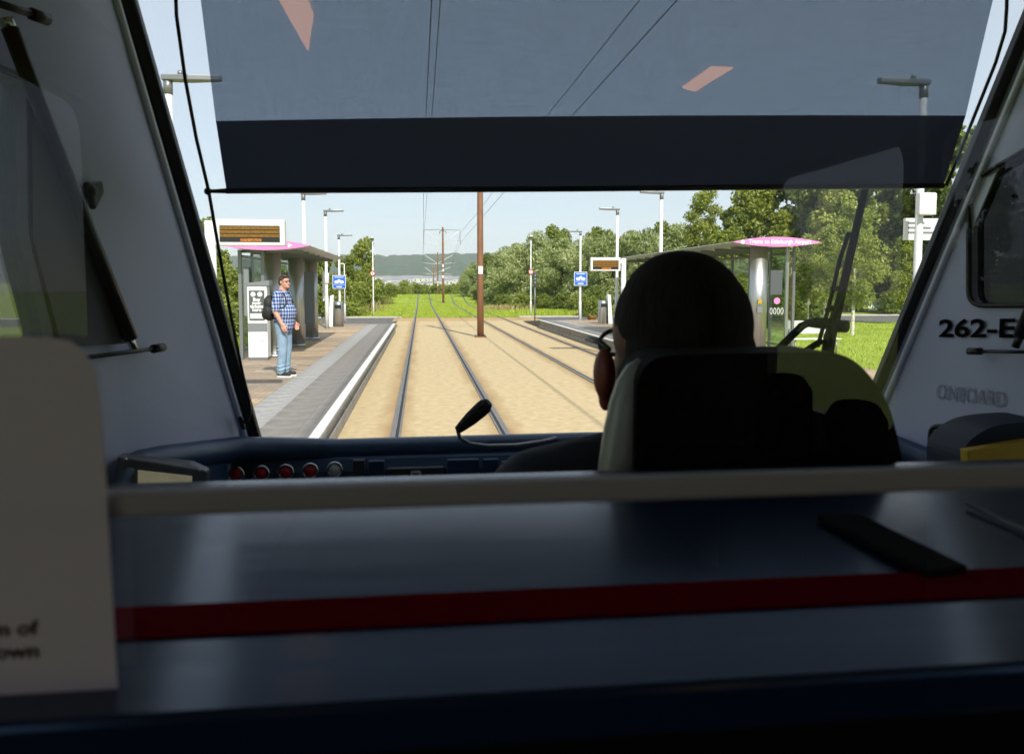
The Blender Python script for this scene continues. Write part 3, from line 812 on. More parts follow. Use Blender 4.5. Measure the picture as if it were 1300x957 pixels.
# ------------------------------------------------------------------ shelters
def shelter(x0, x1, zc, y0, y1, cols, cx, back_x, label, side, title=None, panes=()):
    t = thing("tram_shelter", label, "shelter", ((x0 + x1) / 2, (y0 + y1) / 2, PZ), "platform shelters with pink fascias")
    xm = (x0 + x1) / 2; hw = (x1 - x0) / 2
    def lens(hup, hdn, w):
        n = 18; pts = []
        for k in range(n + 1):
            a = -1 + 2 * k / n; pts.append((xm + a * w, zc + hup * (1 - a * a)))
        for k in range(1, n):
            a = 1 - 2 * k / n; pts.append((xm + a * w, zc - hdn * (1 - a * a)))
        return pts
    rp = MB(); rp.poly([(x, y0 + 0.02, z) for x, z in lens(0.10, 0.085, hw)], (0, y1 - y0, 0)); rp.build("roof", "roof_metal", t)
    # underside ribs
    for yy in np.arange(y0 + 0.8, y1, 1.0):
        MB().box(xm - hw * 0.72, xm + hw * 0.72, yy, yy + 0.05, zc - 0.125, zc - 0.062).build("roof_rib", "grey_metal", t)
    fp = MB(); fp.poly([(x, y0 - 0.03, z) for x, z in lens(0.115, 0.10, hw + 0.03)], (0, 0.045, 0)); f = fp.build("fascia", "pink_fascia", t)
    if title:
        text("fascia_title", title, "white_print", 0.135, frame((xm + 0.06, y0 - 0.034, zc + 0.006), (1, 0, 0), (0, 0, 1)), f, sx=0.93, bold=0.003)
        d = MB(); d.lathe([(0.045, 0), (0.045, 0.003)], (0, 0, 0), 16); d.v = [(xm - hw * 0.80 + a, y0 - 0.034 - c, zc + b) for a, b, c in d.v]
        d.build("fascia_symbol", "white_print", f)
    else:
        d = MB(); d.poly([(xm + hw * 0.52, y0 - 0.034, zc + 0.05), (xm + hw * 0.62, y0 - 0.034, zc - 0.0), (xm + hw * 0.52, y0 - 0.034, zc - 0.045)], (0, -0.003, 0)); d.build("fascia_symbol", "white_print", f)
    for k, (xx, yy, rr) in enumerate(cols):
        c = MB().lathe([(rr, 0.0), (rr, zc - 0.06 - PZ)], (xx, yy, PZ), 28, 1.0, 0.75).build("column", "steel", t)
        MB().lathe([(rr + 0.04, 0), (rr + 0.04, 0.05), (rr, 0.07)], (xx, yy, PZ), 24, 1.0, 0.75).build("column_foot", "steel", c)
    # back glazing in framed panes
    yy = y0 + 0.7
    while yy + 1.2 < y1:
        g = MB().box(back_x - 0.006, back_x + 0.006, yy + 0.03, yy + 1.17, PZ + 0.25, zc - 0.25).build("back_pane", "glass_shelter", t)
        MB().box(back_x - 0.03, back_x + 0.03, yy - 0.03, yy + 0.028, PZ, zc - 0.08).build("mullion", "grey_metal", t)
        yy += 1.2
    MB().box(back_x - 0.028, back_x + 0.028, y0 + 0.69, yy, zc - 0.23, zc - 0.17).build("head_rail", "grey_metal", t)
    MB().box(back_x - 0.028, back_x + 0.028, y0 + 0.69, yy, PZ + 0.17, PZ + 0.23).build("sill_rail", "grey_metal", t)
    # seat along the back
    MB().box(min(back_x - side * 0.12, back_x - side * 0.42), max(back_x - side * 0.12, back_x - side * 0.42), y0 + 2.2, y1 - 1.5, PZ + 0.44, PZ + 0.47).build("seat", "steel", t, bevel=0.008)
    for yy in (y0 + 2.4, y1 - 1.7):
        MB().box(back_x - side * 0.27 - 0.03, back_x - side * 0.27 + 0.03, yy, yy + 0.06, PZ, PZ + 0.44).build("seat_leg", "grey_metal", t)
    return t
# left shelter
a = atY(279, 312, 17.0); b = atY(393, 311, 17.0)
zs = (a.z + b.z) / 2
cy0 = atZ(380, 439.5, PZ); cy1 = atZ(398, 430.6, PZ)
lsh = shelter(a.x, b.x, zs, 17.0, 24.8, [(atY(347, 400, 18.3).x, 18.3, 0.19), (cy0.x - 0.05, cy0.y, 0.2), (cy1.x - 0.05, cy1.y, 0.2)], None, a.x + 0.25,
              "steel and glass shelter with pink fascia behind the standing man", -1)
ex0 = atY(306, 400, 17.6).x; ex1 = atY(335, 400, 17.6).x
for xx in (ex0, ex1):
    MB().box(xx - 0.035, xx + 0.035, 17.57, 17.64, PZ, zs - 0.07).build("end_post", "grey_metal", lsh)
MB().box(ex0 + 0.04, ex1 - 0.04, 17.6, 17.612, PZ + 0.2, zs - 0.2).build("end_pane", "glass_shelter", lsh)
xx = atY(312.5, 380, 17.4).x
MB().box(xx - 0.055, xx + 0.055, 17.44, 17.5, PZ + 0.95, PZ + 2.0).build("poster_case", "machine_grey", lsh, bevel=0.01)
MB().box(-2.62, -2.58, 21.6, 21.9, PZ + 1.2, PZ + 2.0).build("route_map", "white_print", lsh)
MB().box(ex0 + 0.02, ex0 + 0.8, 23.4, 23.45, PZ + 0.5, PZ + 2.0).build("map_case", "machine_grey", lsh, bevel=0.01)
q = atY(387.5, 370, cy1.y - 0.4)
MB().box(q.x - 0.06, q.x + 0.06, cy1.y - 0.5, cy1.y - 0.46, PZ + 0.95, PZ + 1.85).build("notice_strip", "machine_grey", lsh)
# right shelter
a = atY(931, 303, 16.6); b = atY(1041, 311, 16.6)
zr = (a.z + b.z) / 2 - 0.01
cc = atY(962, 400, 17.0)
rsh = shelter(a.x, b.x, zr, 16.6, 27.5, [(cc.x, 17.0, 0.2), (cc.x, 21.0, 0.2), (cc.x, 24.5, 0.2)], None, b.x - 0.25,
              "steel and glass shelter whose pink fascia reads Trams to Edinburgh Airport", 1, "Trams to Edinburgh Airport")
e0 = atY(976, 400, 17.0).x; e1 = atY(998, 400, 17.0).x
MB().box(e1 - 0.03, e1 + 0.03, 16.97, 17.03, PZ, zr - 0.06).build("end_post", "steel", rsh)
gp = MB().box(e0, e1 - 0.035, 16.995, 17.005, PZ + 0.15, zr - 0.15).build("end_pane", "glass_shelter", rsh)
q = atY(986.5, 382, 16.98); d = MB(); d.lathe([(0.075, 0), (0.075, 0.004)], (0, 0, 0), 20); d.v = [(q.x + i, 16.985 - k, q.z + j) for i, j, k in d.v]
d.build("pink_roundel", "pink_fascia", gp)
for k in range(4):
    q = atY(979 + 4.6 * k, 395, 16.98)
    rr = MB(); rr.tube([(q.x + 0.028 * math.cos(an), 16.985, q.z + 0.07 * math.sin(an)) for an in np.linspace(0, 2 * PI, 13)], 0.008, 5, False); rr.build("frosted_ring", "white_print", gp)
q = atY(986, 360, 16.98)
MB().box(q.x - 0.15, q.x + 0.13, 16.975, 16.99, q.z - 0.25, q.z + 0.3).build("timetable", "print_dark", gp)
q = atY(965, 383, 16.8)
MB().box(q.x - 0.045, q.x + 0.045, 16.80, 16.83, q.z - 0.045, q.z + 0.045).build("yellow_label", "yellow_plastic", rsh)
MB().box(q.x - 0.06, q.x + 0.06, 16.80, 16.83, q.z - 0.24, q.z - 0.10).build("grey_label", "machine_grey", rsh)

# ticket machine
p = atZ(328, 457.5, PZ)
tm = thing("ticket_machine", "grey and white ticket machine beside the man, reading Buy your tickets here", "ticket machine", (p.x, p.y, PZ))
w = 0.205
MB().box(p.x - w, p.x + w, p.y, p.y + 0.35, PZ + 0.06, PZ + 1.60).build("cabinet", "white_metal", tm, bevel=0.012)
MB().box(p.x - w + 0.01, p.x + w - 0.01, p.y + 0.01, p.y + 0.34, PZ, PZ + 0.06).build("plinth", "grey_metal", tm)
tp = MB(); tp.poly([(p.x - w, p.y - 0.02, PZ + 1.60), (p.x + w + 0.06, p.y - 0.02, PZ + 1.60), (p.x + w + 0.06, p.y - 0.02, PZ + 1.72), (p.x - w, p.y - 0.02, PZ + 1.66)], (0, 0.40, 0)); tp.build("hood", "machine_grey", tm, bevel=0.008)
pr = MB().box(p.x - w + 0.04, p.x + w - 0.05, p.y - 0.008, p.y - 0.002, PZ + 0.86, PZ + 1.50).build("front_print", "print_dark", tm)
for k in (-1, 1):
    d = MB(); d.lathe([(0.052, 0), (0.052, 0.003)], (0, 0, 0), 18); d.v = [(p.x - 0.008 + k * 0.07 + i, p.y - 0.010 - kk, PZ + 1.42 + j) for i, j, kk in d.v]; d.build("round_icon", "white_print", pr)
for k, s in enumerate(("Buy", "your", "tickets", "here")):
    text("print_word", s, "white_print", 0.10, frame((p.x - 0.008, p.y - 0.0095, PZ + 1.305 - 0.073 * k), (1, 0, 0), (0, 0, 1)), pr, bold=0.004)
MB().box(p.x - w + 0.06, p.x + w - 0.07, p.y - 0.012, p.y - 0.009, PZ + 0.90, PZ + 1.01).build("card_label", "white_paint", pr)
MB().box(p.x - w + 0.003, p.x + w - 0.003, p.y - 0.006, p.y - 0.002, PZ + 0.62, PZ + 0.80).build("door_band", "machine_grey", tm)
MB().lathe([(0.012, 0), (0.012, 0.01)], (p.x + 0.1, p.y - 0.01, PZ + 0.42), 8).build("lock", "grey_metal", tm)

# white perforated bench on the far platform
p = atZ(1032, 449, 0.0)
bn = thing("bench", "white metal bench at the back of the far platform", "bench", (p.x, p.y, 0.0))
MB().box(p.x - 0.75, p.x + 0.75, p.y - 0.22, p.y + 0.18, 0.0 + 0.42, 0.0 + 0.45).build("seat", "white_metal", bn, bevel=0.01)
MB().obox((p.x, p.y + 0.25, 0.0 + 0.758), (1, 0, 0), (0, 1, 0.3), (0, -0.3, 1), 0.75, 0.012, 0.2).build("backrest", "white_metal", bn, bevel=0.006)
for s in (-1, 1):
    MB().tube([(p.x + s * 0.62, p.y - 0.18, 0.0), (p.x + s * 0.62, p.y - 0.15, 0.0 + 0.42)], 0.025, 8).build("leg", "grey_metal", bn)
    MB().tube([(p.x + s * 0.62, p.y + 0.2, 0.0), (p.x + s * 0.62, p.y + 0.2, 0.0 + 0.5), (p.x + s * 0.62, p.y + 0.32, 0.0 + 0.85)], 0.025, 8).build("leg", "grey_metal", bn)
# white information board by the near right lamp
p = atY(1165, 292, 10.9)
ib = thing("station_board", "white lettering board beside the right cab pillar", "sign", (p.x, 10.9, PZ))
MB().box(p.x - 0.2, p.x + 0.55, 10.9, 10.95, p.z - 0.15, p.z + 0.17).build("board", "white_metal", ib, bevel=0.006)
for k in range(3):
    MB().box(p.x - 0.15, p.x + 0.1 + 0.1 * k, 10.892, 10.899, p.z + 0.09 - 0.07 * k, p.z + 0.115 - 0.07 * k).build("print_line", "machine_grey", ib)
MB().lathe([(0.04, 0), (0.04, p.z - PZ)], (p.x + 0.4, 10.98, PZ), 10).build("post", "white_metal", ib)

# ------------------------------------------------------------------ vegetation
def quads_mesh(name, P, m):
    """P: (n,4,3) quads"""
    n = len(P); me = bpy.data.meshes.new(name)
    me.vertices.add(n * 4); me.loops.add(n * 4); me.polygons.add(n)
    me.vertices.foreach_set("co", P.reshape(-1).astype(np.float32))
    me.loops.foreach_set("vertex_index", np.arange(n * 4, dtype=np.int32))
    me.polygons.foreach_set("loop_start", np.arange(0, n * 4, 4, dtype=np.int32))
    me.update(calc_edges=True); me.materials.append(MATS[m])
    return me
def unit(a): return a / np.maximum(np.linalg.norm(a, axis=-1, keepdims=True), 1e-9)
def leaves(lobes, n, L, W, droop=0.0, fill=0.45, up=0.35):
    lob = np.array(lobes, float); wt = (lob[:, 3] * lob[:, 4] * lob[:, 5]) ** (2 / 3); wt /= wt.sum()
    ids = rng.choice(len(lob), n, p=wt)
    d = unit(rng.normal(size=(n, 3)))
    r = np.where(rng.random(n) < fill, rng.random(n) ** 0.6, 0.82 + 0.22 * rng.random(n))
    # clumps: pull the leaves to twig centres
    tw = unit(rng.normal(size=(60, 3))); near = np.argmax(d @ tw.T, axis=1)
    d = unit(d * 0.62 + tw[near] * (0.25 + 0.3 * rng.random((n, 1))))
    r = r * (0.86 + 0.22 * np.sin(near * 12.9898) ** 2)
    c = lob[ids, :3] + d * r[:, None] * lob[ids, 3:6]
    c += rng.normal(scale=0.05, size=c.shape)
    nor = unit(d * 0.5 + rng.normal(size=(n, 3)) * 0.75 + np.array([0, 0, up]))
    t1 = unit(np.cross(nor, rng.normal(size=(n, 3)))); t1[:, 2] -= droop; t1 = unit(t1); t2 = unit(np.cross(nor, t1))
    s = (0.6 + 0.8 * rng.random(n))[:, None]
    a = t1 * L * s * 0.5; b = t2 * W * s * 0.5
    return np.stack([c - a, c + b, c + a, c - b], axis=1)
def limbs(h, r, lobes, lean=(0, 0), seed=0):
    rd = random.Random(seed); mb = MB()
    top = Vector((lean[0], lean[1], h * 0.8))
    tr = [Vector((0, 0, -0.1)), Vector((0.02, 0, h * 0.2)), Vector((lean[0] * 0.4, lean[1] * 0.4, h * 0.45)), top]
    mb.tube(tr, [r * 1.25, r, r * 0.7, r * 0.2], 8)
    for lb in lobes:
        s = tr[1].lerp(tr[2], rd.random()) if lb[2] < h * 0.55 else tr[2].lerp(tr[3], rd.random() * 0.7)
        e = Vector(lb[:3]); m_ = s.lerp(e, 0.5) + Vector((rd.uniform(-.2, .2), rd.uniform(-.2, .2), 0.15 * h * 0.3))
        mb.tube([s, m_, e], [r * 0.42, r * 0.25, r * 0.06], 6)
    return mb
PROTO = {}
def proto(key, h, lobes, n, L, W, leaf, bark, r, droop=0.0, fill=0.45):
    P = leaves(lobes, n, L, W, droop, fill)
    cm = quads_mesh("crown", P, leaf)
    tm_ = limbs(h, r, lobes[:9], seed=len(PROTO))
    to = tm_.build("trunk", bark, recalc=False); tmesh = to.data; bpy.data.objects.remove(to)
    PROTO[key] = (tmesh, cm)
def rl(n, h, rad, z0, seed, rmin=0.22, rmax=0.42, top=0.65):
    rd = random.Random(seed); out = []
    for k in range(n):
        f = (k + 0.5) / n; z = h * (z0 + (1 - z0) * f * 0.93)
        w = rad * math.sin(PI * min(1, (0.22 + 0.78 * f)) ** 0.9) ** 0.7 if f < 0.999 else 0.2
        w = rad * (1 - abs(f - 0.42) ** 1.7 * 1.75) if f > 0.1 else rad * 0.8
        w = max(w, rad * 0.18); a = k * 2.4 + rd.uniform(-.5, .5); q = w * rd.uniform(0.25, 0.8)
        s = rad * rd.uniform(rmin, rmax) * (1.15 - 0.45 * f)
        out.append((q * math.cos(a), q * math.sin(a), z, s * 1.15, s * 1.15, s * 0.95))
    return out
proto("round_a", 8, rl(15, 8, 3.0, 0.12, 1), 15000, 0.26, 0.15, "leaf_mid", "bark_dark", 0.16)
proto("round_b", 8, rl(17, 8, 2.7, 0.10, 2), 15000, 0.26, 0.15, "leaf_dark", "bark_dark", 0.16)
proto("tall_a", 14, rl(20, 14, 4.2, 0.14, 3), 20000, 0.36, 0.22, "leaf_mid", "bark_dark", 0.24)
proto("tall_b", 14, rl(22, 14, 3.8, 0.10, 4), 20000, 0.36, 0.22, "leaf_dark", "bark_dark", 0.24)
proto("willow_a", 6, rl(15, 6, 2.8, 0.05, 5, top=0.8), 17000, 0.27, 0.075, "leaf_silver", "bark_dark", 0.10, droop=-0.7)
proto("willow_b", 6, rl(17, 6, 2.6, 0.04, 6), 17000, 0.27, 0.075, "leaf_silver", "bark_dark", 0.10, droop=-0.7)
proto("birch_a", 9, rl(18, 9, 2.1, 0.26, 7, 0.25, 0.4), 14000, 0.15, 0.11, "leaf_light", "bark_birch", 0.11, droop=0.5, fill=0.6)
proto("birch_b", 9, rl(20, 9, 1.9, 0.30, 8, 0.25, 0.4), 14000, 0.15, 0.11, "leaf_light", "bark_birch", 0.10, droop=0.5, fill=0.6)
proto("shrub_a", 3, rl(11, 3, 1.8, 0.02, 9, 0.3, 0.5), 9000, 0.17, 0.10, "leaf_mid", "bark_dark", 0.06)
proto("shrub_b", 3, rl(12, 3, 1.7, 0.02, 10, 0.3, 0.5), 9000, 0.17, 0.10, "leaf_dark", "bark_dark", 0.06)
proto("shrub_c", 3, rl(12, 3, 1.7, 0.02, 12, 0.3, 0.5), 9000, 0.17, 0.09, "leaf_light", "bark_dark", 0.06)
def tree(key, x, y, z, h, wf, label, group=None, name=None, rot=None, cat="tree"):
    base = {"round": 8, "tall": 14, "willo": 6, "birch": 9, "shrub": 3}
    H = [v for k, v in base.items() if key.startswith(k)][0]
    s = h / H
    nm = name or {"w": "willow_tree", "b": "birch_tree", "s": "shrub"}.get(key[0], "broadleaf_tree")
    t = thing(nm, label, "shrub" if nm == "shrub" else cat, (x, y, z), group)
    t.rotation_euler = (0, 0, random.uniform(0, 6.28) if rot is None else rot); t.scale = (s * wf, s * wf, s)
    for n_, me in zip(("trunk", "crown"), PROTO[key]):
        o = bpy.data.objects.new(n_, me); C.objects.link(o); o.parent = t
    return t
def tree_px(key, u, vtop, y, wf, label, group=None, zb=None, **kw):
    p = atY(u, vtop, y); z = (gz(y) if zb is None else zb) - 0.05
    return tree(key, p.x, y, z, (p.z - z) * 1.04, wf, label, group, **kw)
GL, GR, GF, GB = "trees left of the tracks", "willow thicket right of the mast", "tall trees behind the far shelter", "bushes at the grass crest"
# left side
tree_px("round_a", 290, 340, 30, 0.9, "round green tree behind the ticket machine and display post", GL)
tree_px("round_a", 258, 283, 34, 0.8, "light green tree beside the cab's left pillar", GL)
tree_px("round_b", 318, 345, 40, 1.0, "dark tree seen through the left shelter's end glass", GL)
tree_px("shrub_a", 352, 345, 38, 1.6, "leafy bush behind the steel shelter columns", GL)
tree_px("round_a", 408, 322, 50, 0.8, "green tree just right of the man's shelter roof", GL)
tree_px("round_a", 442, 326, 60, 0.85, "green tree behind the left blue tram sign", GL)
tree_px("round_a", 462, 305, 63, 0.75, "tallest green tree left of the grass track", GL)
tree_px("shrub_c", 428, 350, 53, 1.3, "pale bush between the lamp post and the left blue sign", GL)
tree_px("shrub_a", 440, 354, 60, 1.3, "bush below the tallest left tree", GL)
tree_px("shrub_c", 480, 356, 84, 1.1, "pale bush right of the left ringed sign post", GL)
tree_px("shrub_a", 496, 360, 98, 1.1, "green bush on the left edge of the grass track", GL)
tree_px("shrub_c", 462, 366, 70, 1.1, "low pale bush at the foot of the left bushes", GL)
tree_px("shrub_a", 511, 363, 106, 1.1, "last bush on the left before the crest", GL)
tree_px("shrub_b", 283, 392, 24, 1.5, "low hedge bush behind the display post", GL)
tree_px("shrub_a", 305, 388, 26, 1.6, "low hedge bush between the ticket machine and grass", GL)
# bushes past the crest
for k, (u, v, y) in enumerate(((512, 357, 128), (528, 360, 135), (541, 362, 142), (553, 361, 138), (566, 363, 146), (577, 361, 132), (588, 358, 128))):
    tree_px(("shrub_a", "shrub_b", "shrub_c")[k % 3], u, v, y, 1.15, "one of the low bushes closing the view beyond the grass crest", GB)
# right thicket
wl = [(592, 345, 108, "willow_b"), (604, 334, 98, "willow_a"), (622, 322, 88, "round_b"), (640, 318, 82, "willow_b"), (660, 310, 78, "willow_a"), (684, 300, 74, "willow_b"),
      (706, 290, 76, "round_a"), (714, 301, 68, "willow_a"), (745, 306, 64, "willow_b"), (762, 290, 70, "round_b"), (778, 297, 60, "willow_a"),
      (800, 300, 66, "willow_b"), (818, 292, 58, "willow_a"), (846, 285, 62, "round_a"), (865, 292, 54, "willow_b")]
wlab = ["smallest dark willow bush where the right thicket begins", "willow bush second from the thicket's far end", "dark tree just behind the closest mast's right side", "willow bush behind the closest mast's number plate",
        "silvery willow left of the right ringed sign post", "silvery willow right of the ringed sign post", "pointed green tree topping the thicket", "broad silvery willow left of the blue tram sign",
        "willow right of the blue tram sign's post", "dark tree rising behind the small display", "willow directly behind the small display", "willow right of the small display's lamp post",
        "upright willow left of the tallest lamp post", "green tree right of the tallest lamp post", "willow just above the far shelter's roof tip"]
for (u, v, y, k), lb in zip(wl, wlab):
    tree_px(k, u, v, y, 1.05 if k[0] == "w" else 0.8, lb, GR)
for k, (u, v, y, key, lb) in enumerate(((663, 372, 66, "shrub_c", "pale low shrub at the thicket's foot left of the ringed post"), (640, 374, 70, "shrub_c", "pale low shrub behind the closest mast's right edge"), (712, 372, 58, "shrub_b", "dark low shrub left of the blue sign's post foot"),
                                         (690, 374, 60, "shrub_a", "low shrub right of the ringed post's foot"), (755, 366, 50, "shrub_b", "dark shrub behind the plant pot"), (735, 374, 55, "shrub_a", "low shrub at the foot of the blue sign's lamp post"), (610, 366, 92, "shrub_b", "dark low shrub left of the closest mast"))):
    tree_px(key, u, v, y, 1.2, lb, GR)
# tall trees behind the far shelter
tl = [(893, 243, 46, "birch_a", "airy birch standing alone left of the far shelter"), (930, 262, 58, "tall_b", "dark tree left of the pink sign's start"), (962, 232, 62, "tall_a", "big green tree above the pink sign's left half"),
      (1000, 214, 66, "tall_b", "big dark tree above the pink sign's middle"), (1040, 206, 60, "tall_a", "big green tree above the pink sign's right tip"), (1078, 200, 56, "tall_a", "big green tree behind the wiper arm"),
      (1125, 185, 60, "tall_b", "big dark tree behind the white lettering board"), (1175, 170, 55, "tall_a", "big tree cut by the right cab pillar"), (1230, 150, 50, "tall_b", "big dark tree beside the right cab pillar's upper part"),
      (910, 290, 44, "round_a", "green tree left of the pink sign behind the shelter roof"), (1028, 300, 36, "birch_b", "birch right of the far shelter's end glass"), (1087, 258, 30, "birch_a", "white trunked birch right of the wiper"),
      (1050, 290, 34, "birch_b", "white trunked birch left of the wiper arm"), (1152, 300, 38, "birch_a", "birch right of the parked car by the cab pillar"), (985, 320, 44, "shrub_a", "tall bush seen through the far shelter's end glass"),
      (1015, 350, 40, "shrub_b", "dark bush right of the far shelter"), (1140, 362, 52, "shrub_b", "dark bush right of the white parked car"), (940, 335, 45, "shrub_c", "bush seen through the far shelter's back glass"), (900, 340, 42, "shrub_a", "bush behind the far shelter's roof edge"),
      (970, 360, 36, "shrub_c", "pale low bush behind the far shelter's steel column")]
for u, v, y, k, lb in tl:
    tree_px(k, u, v, y, 0.95 if k[0] != "s" else 1.4, lb, GF)
# trees beside the standing tram, seen as reflections in the partition glass
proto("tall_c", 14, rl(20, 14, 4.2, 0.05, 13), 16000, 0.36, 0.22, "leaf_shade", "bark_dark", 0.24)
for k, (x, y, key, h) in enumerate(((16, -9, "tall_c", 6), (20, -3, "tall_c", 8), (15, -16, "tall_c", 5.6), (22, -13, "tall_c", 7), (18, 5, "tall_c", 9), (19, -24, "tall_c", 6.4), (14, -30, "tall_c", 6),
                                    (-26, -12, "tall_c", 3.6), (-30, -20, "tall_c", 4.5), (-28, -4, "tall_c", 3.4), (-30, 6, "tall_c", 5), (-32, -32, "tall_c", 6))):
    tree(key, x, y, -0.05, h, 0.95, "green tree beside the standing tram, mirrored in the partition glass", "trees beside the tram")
# plant pot on the far platform
p = atZ(751, 409, 0.05)
pt = thing("potted_plant", "bushy plant in an orange pot near the far blue sign", "plant", (p.x, p.y, 0.03))
MB().lathe([(0.17, 0), (0.24, 0.28), (0.27, 0.30), (0.27, 0.36), (0.22, 0.36)], (p.x, p.y, 0.03), 16).build("pot", "pot_orange", pt)
P = leaves([(0, 0, 0.75, 0.36, 0.36, 0.45), (0.15, 0, 1.05, 0.25, 0.25, 0.3), (-0.15, 0, 1.0, 0.25, 0.25, 0.3)], 900, 0.12, 0.06)
o = bpy.data.objects.new("foliage", quads_mesh("foliage", P, "leaf_mid")); C.objects.link(o); o.parent = pt
MB().tube([(p.x, p.y, 0.3), (p.x, p.y, 1.0)], 0.02, 6).build("stem", "bark_dark", pt)

def blades(name, m, n, region, h, w, label, ground=gz, clump=0.0):
    x0, x1, y0, y1 = region
    x = rng.uniform(x0, x1, n); y = y0 + (y1 - y0) * rng.random(n) ** 1.3
    keep = np.ones(n, bool)
    for i in range(2):
        tx = np.array([track_x(i, q) for q in y])
        dd = np.abs(np.abs(x - tx) - 0.73); keep &= dd > 0.12
    keep &= ~((y > 40.2) & (y < 50.0))
    x, y = x[keep], y[keep]; n = len(x)
    z = np.array([ground(q) for q in y]) - 0.015
    hh = h * (0.5 + rng.random(n)); a = rng.random(n) * 6.28
    dx, dy = np.cos(a) * w / 2, np.sin(a) * w / 2
    lx, ly = rng.normal(size=n) * hh * 0.35, rng.normal(size=n) * hh * 0.35
    b0 = np.stack([x - dx, y - dy, z], 1); b1 = np.stack([x + dx, y + dy, z], 1)
    t1 = np.stack([x + lx + dx * 0.2, y + ly + dy * 0.2, z + hh], 1); t0 = np.stack([x + lx - dx * 0.2, y + ly - dy * 0.2, z + hh], 1)
    o = bpy.data.objects.new(name, quads_mesh(name, np.stack([b0, b1, t1, t0], 1), m)); C.objects.link(o)
    o["kind"] = "stuff"; o["label"] = label; o["category"] = "grass"
    return o
blades("grass", "blade_green", 70000, (-6, 14, 50, 108), 0.07, 0.05, "short green grass between and beside the far rails")
blades("grass", "blade_green", 60000, (9.7, 30, 12, 48), 0.06, 0.03, "short green lawn behind the far platform")
blades("grass", "blade_green", 16000, (-12, -4.8, 10, 40), 0.08, 0.03, "green grass strip behind the ticket machine")
def tuft(u, v, y, n, rad, h, lab, m="leaf_straw"):
    p = atY(u, v, y); z = gz(y)
    q = rng.normal(scale=rad * 0.5, size=(n, 2)); hh = h * (0.5 + 0.7 * rng.random(n)); a = rng.random(n) * 6.28; w = 0.03
    dx, dy = np.cos(a) * w, np.sin(a) * w; l = rng.normal(scale=0.18, size=(n, 2)) * h
    B0 = np.stack([q[:, 0] - dx, q[:, 1] - dy, 0 * dx], 1); B1 = np.stack([q[:, 0] + dx, q[:, 1] + dy, 0 * dx], 1)
    T1 = np.stack([q[:, 0] + l[:, 0] + dx * .3, q[:, 1] + l[:, 1], hh], 1); T0 = np.stack([q[:, 0] + l[:, 0] - dx * .3, q[:, 1] + l[:, 1], hh], 1)
    o = bpy.data.objects.new("dry_grass", quads_mesh("dry_grass", np.stack([B0, B1, T1, T0], 1), m)); C.objects.link(o); o.location = (p.x, y, z - 0.02)
    tag(o, lab, "grass", kind="stuff")
tuft(444, 390, 62, 1400, 1.6, 0.9, "dry straw grass below the left bushes")
tuft(456, 382, 70, 1000, 1.6, 0.9, "dry straw grass right of the hooked post")
tuft(648, 385, 66, 900, 2.4, 0.4, "dry grass at the right thicket's foot", "leaf_straw")
tuft(720, 392, 55, 1500, 3.0, 0.3, "long green grass at the right thicket's foot", "blade_green")
tuft(780, 392, 54, 1500, 3.0, 0.3, "long green grass behind the plant pot", "blade_green")
tuft(690, 390, 57, 1200, 2.6, 0.3, "long green grass right of the ringed post", "blade_green")
tuft(285, 420, 22, 1500, 1.6, 0.5, "long grass behind the display post", "blade_green")

# ------------------------------------------------------------------ parked cars behind the birches
def car(x, y, rz, m, label):
    t = thing("parked_car", label, "car", (0, 0, 0), "cars parked behind the birches")
    prof = [(-2.1, 0.35), (-2.15, 0.75), (-2.0, 0.95), (-1.45, 1.02), (-0.75, 1.45), (0.75, 1.48), (1.75, 1.05), (2.12, 0.9), (2.15, 0.4), (1.9, 0.28), (-1.9, 0.28)]
    b = MB(); b.poly([(px, -0.86, pz) for px, pz in prof], (0, 1.72, 0)); body = b.build("body", m, t, bevel=0.07, seg=3)
    for s in (-1, 1):
        w = MB(); w.poly([(-1.25, s * 0.868, 1.04), (-0.68, s * 0.868, 1.38), (-0.05, s * 0.868, 1.40), (-0.05, s * 0.868, 1.04)], (0, 0.006 * s, 0)); w.build("side_window", "house_window", t)
        w = MB(); w.poly([(0.03, s * 0.868, 1.04), (0.03, s * 0.868, 1.40), (0.68, s * 0.868, 1.40), (1.35, s * 0.868, 1.08)], (0, 0.006 * s, 0)); w.build("side_window", "house_window", t)
        for xx in (-1.3, 1.32):
            tw = MB(); tw.lathe([(0.26, -0.1), (0.32, -0.07), (0.32, 0.07), (0.26, 0.1)], (0, 0, 0), 18); tw.v = [(xx + a, s * 0.8 + c, 0.32 + bq) for a, bq, c in tw.v]
            ty = tw.build("wheel", "rubber", t)
            rm = MB(); rm.lathe([(0.19, -0.02), (0.19, 0.02)], (0, 0, 0), 14); rm.v = [(xx + a, s * 0.9 + c, 0.32 + bq) for a, bq, c in rm.v]; rm.build("rim", "chrome", ty)
        MB().ball((-2.1, s * 0.6, 0.72), (0.05, 0.16, 0.08), 8, 6).build("headlight", "chrome", t)
    w = MB(); w.poly([(-1.42, -0.7, 1.06), (-0.80, -0.62, 1.43), (-0.80, 0.62, 1.43), (-1.42, 0.7, 1.06)], (-0.008, 0, 0.012)); w.build("windscreen", "house_window", t)
    t.location = (x, y, 0); t.rotation_euler = (0, 0, rz)
    return t
p = atY(1112, 390, 56); car(p.x, 56, R(175), "car_white", "white car parked behind the birch near the right pillar")
p = atZ(1092, 399, 0); car(atY(1088, 395, 53).x, 61, R(178), "car_grey", "dark grey car parked left of the white car")

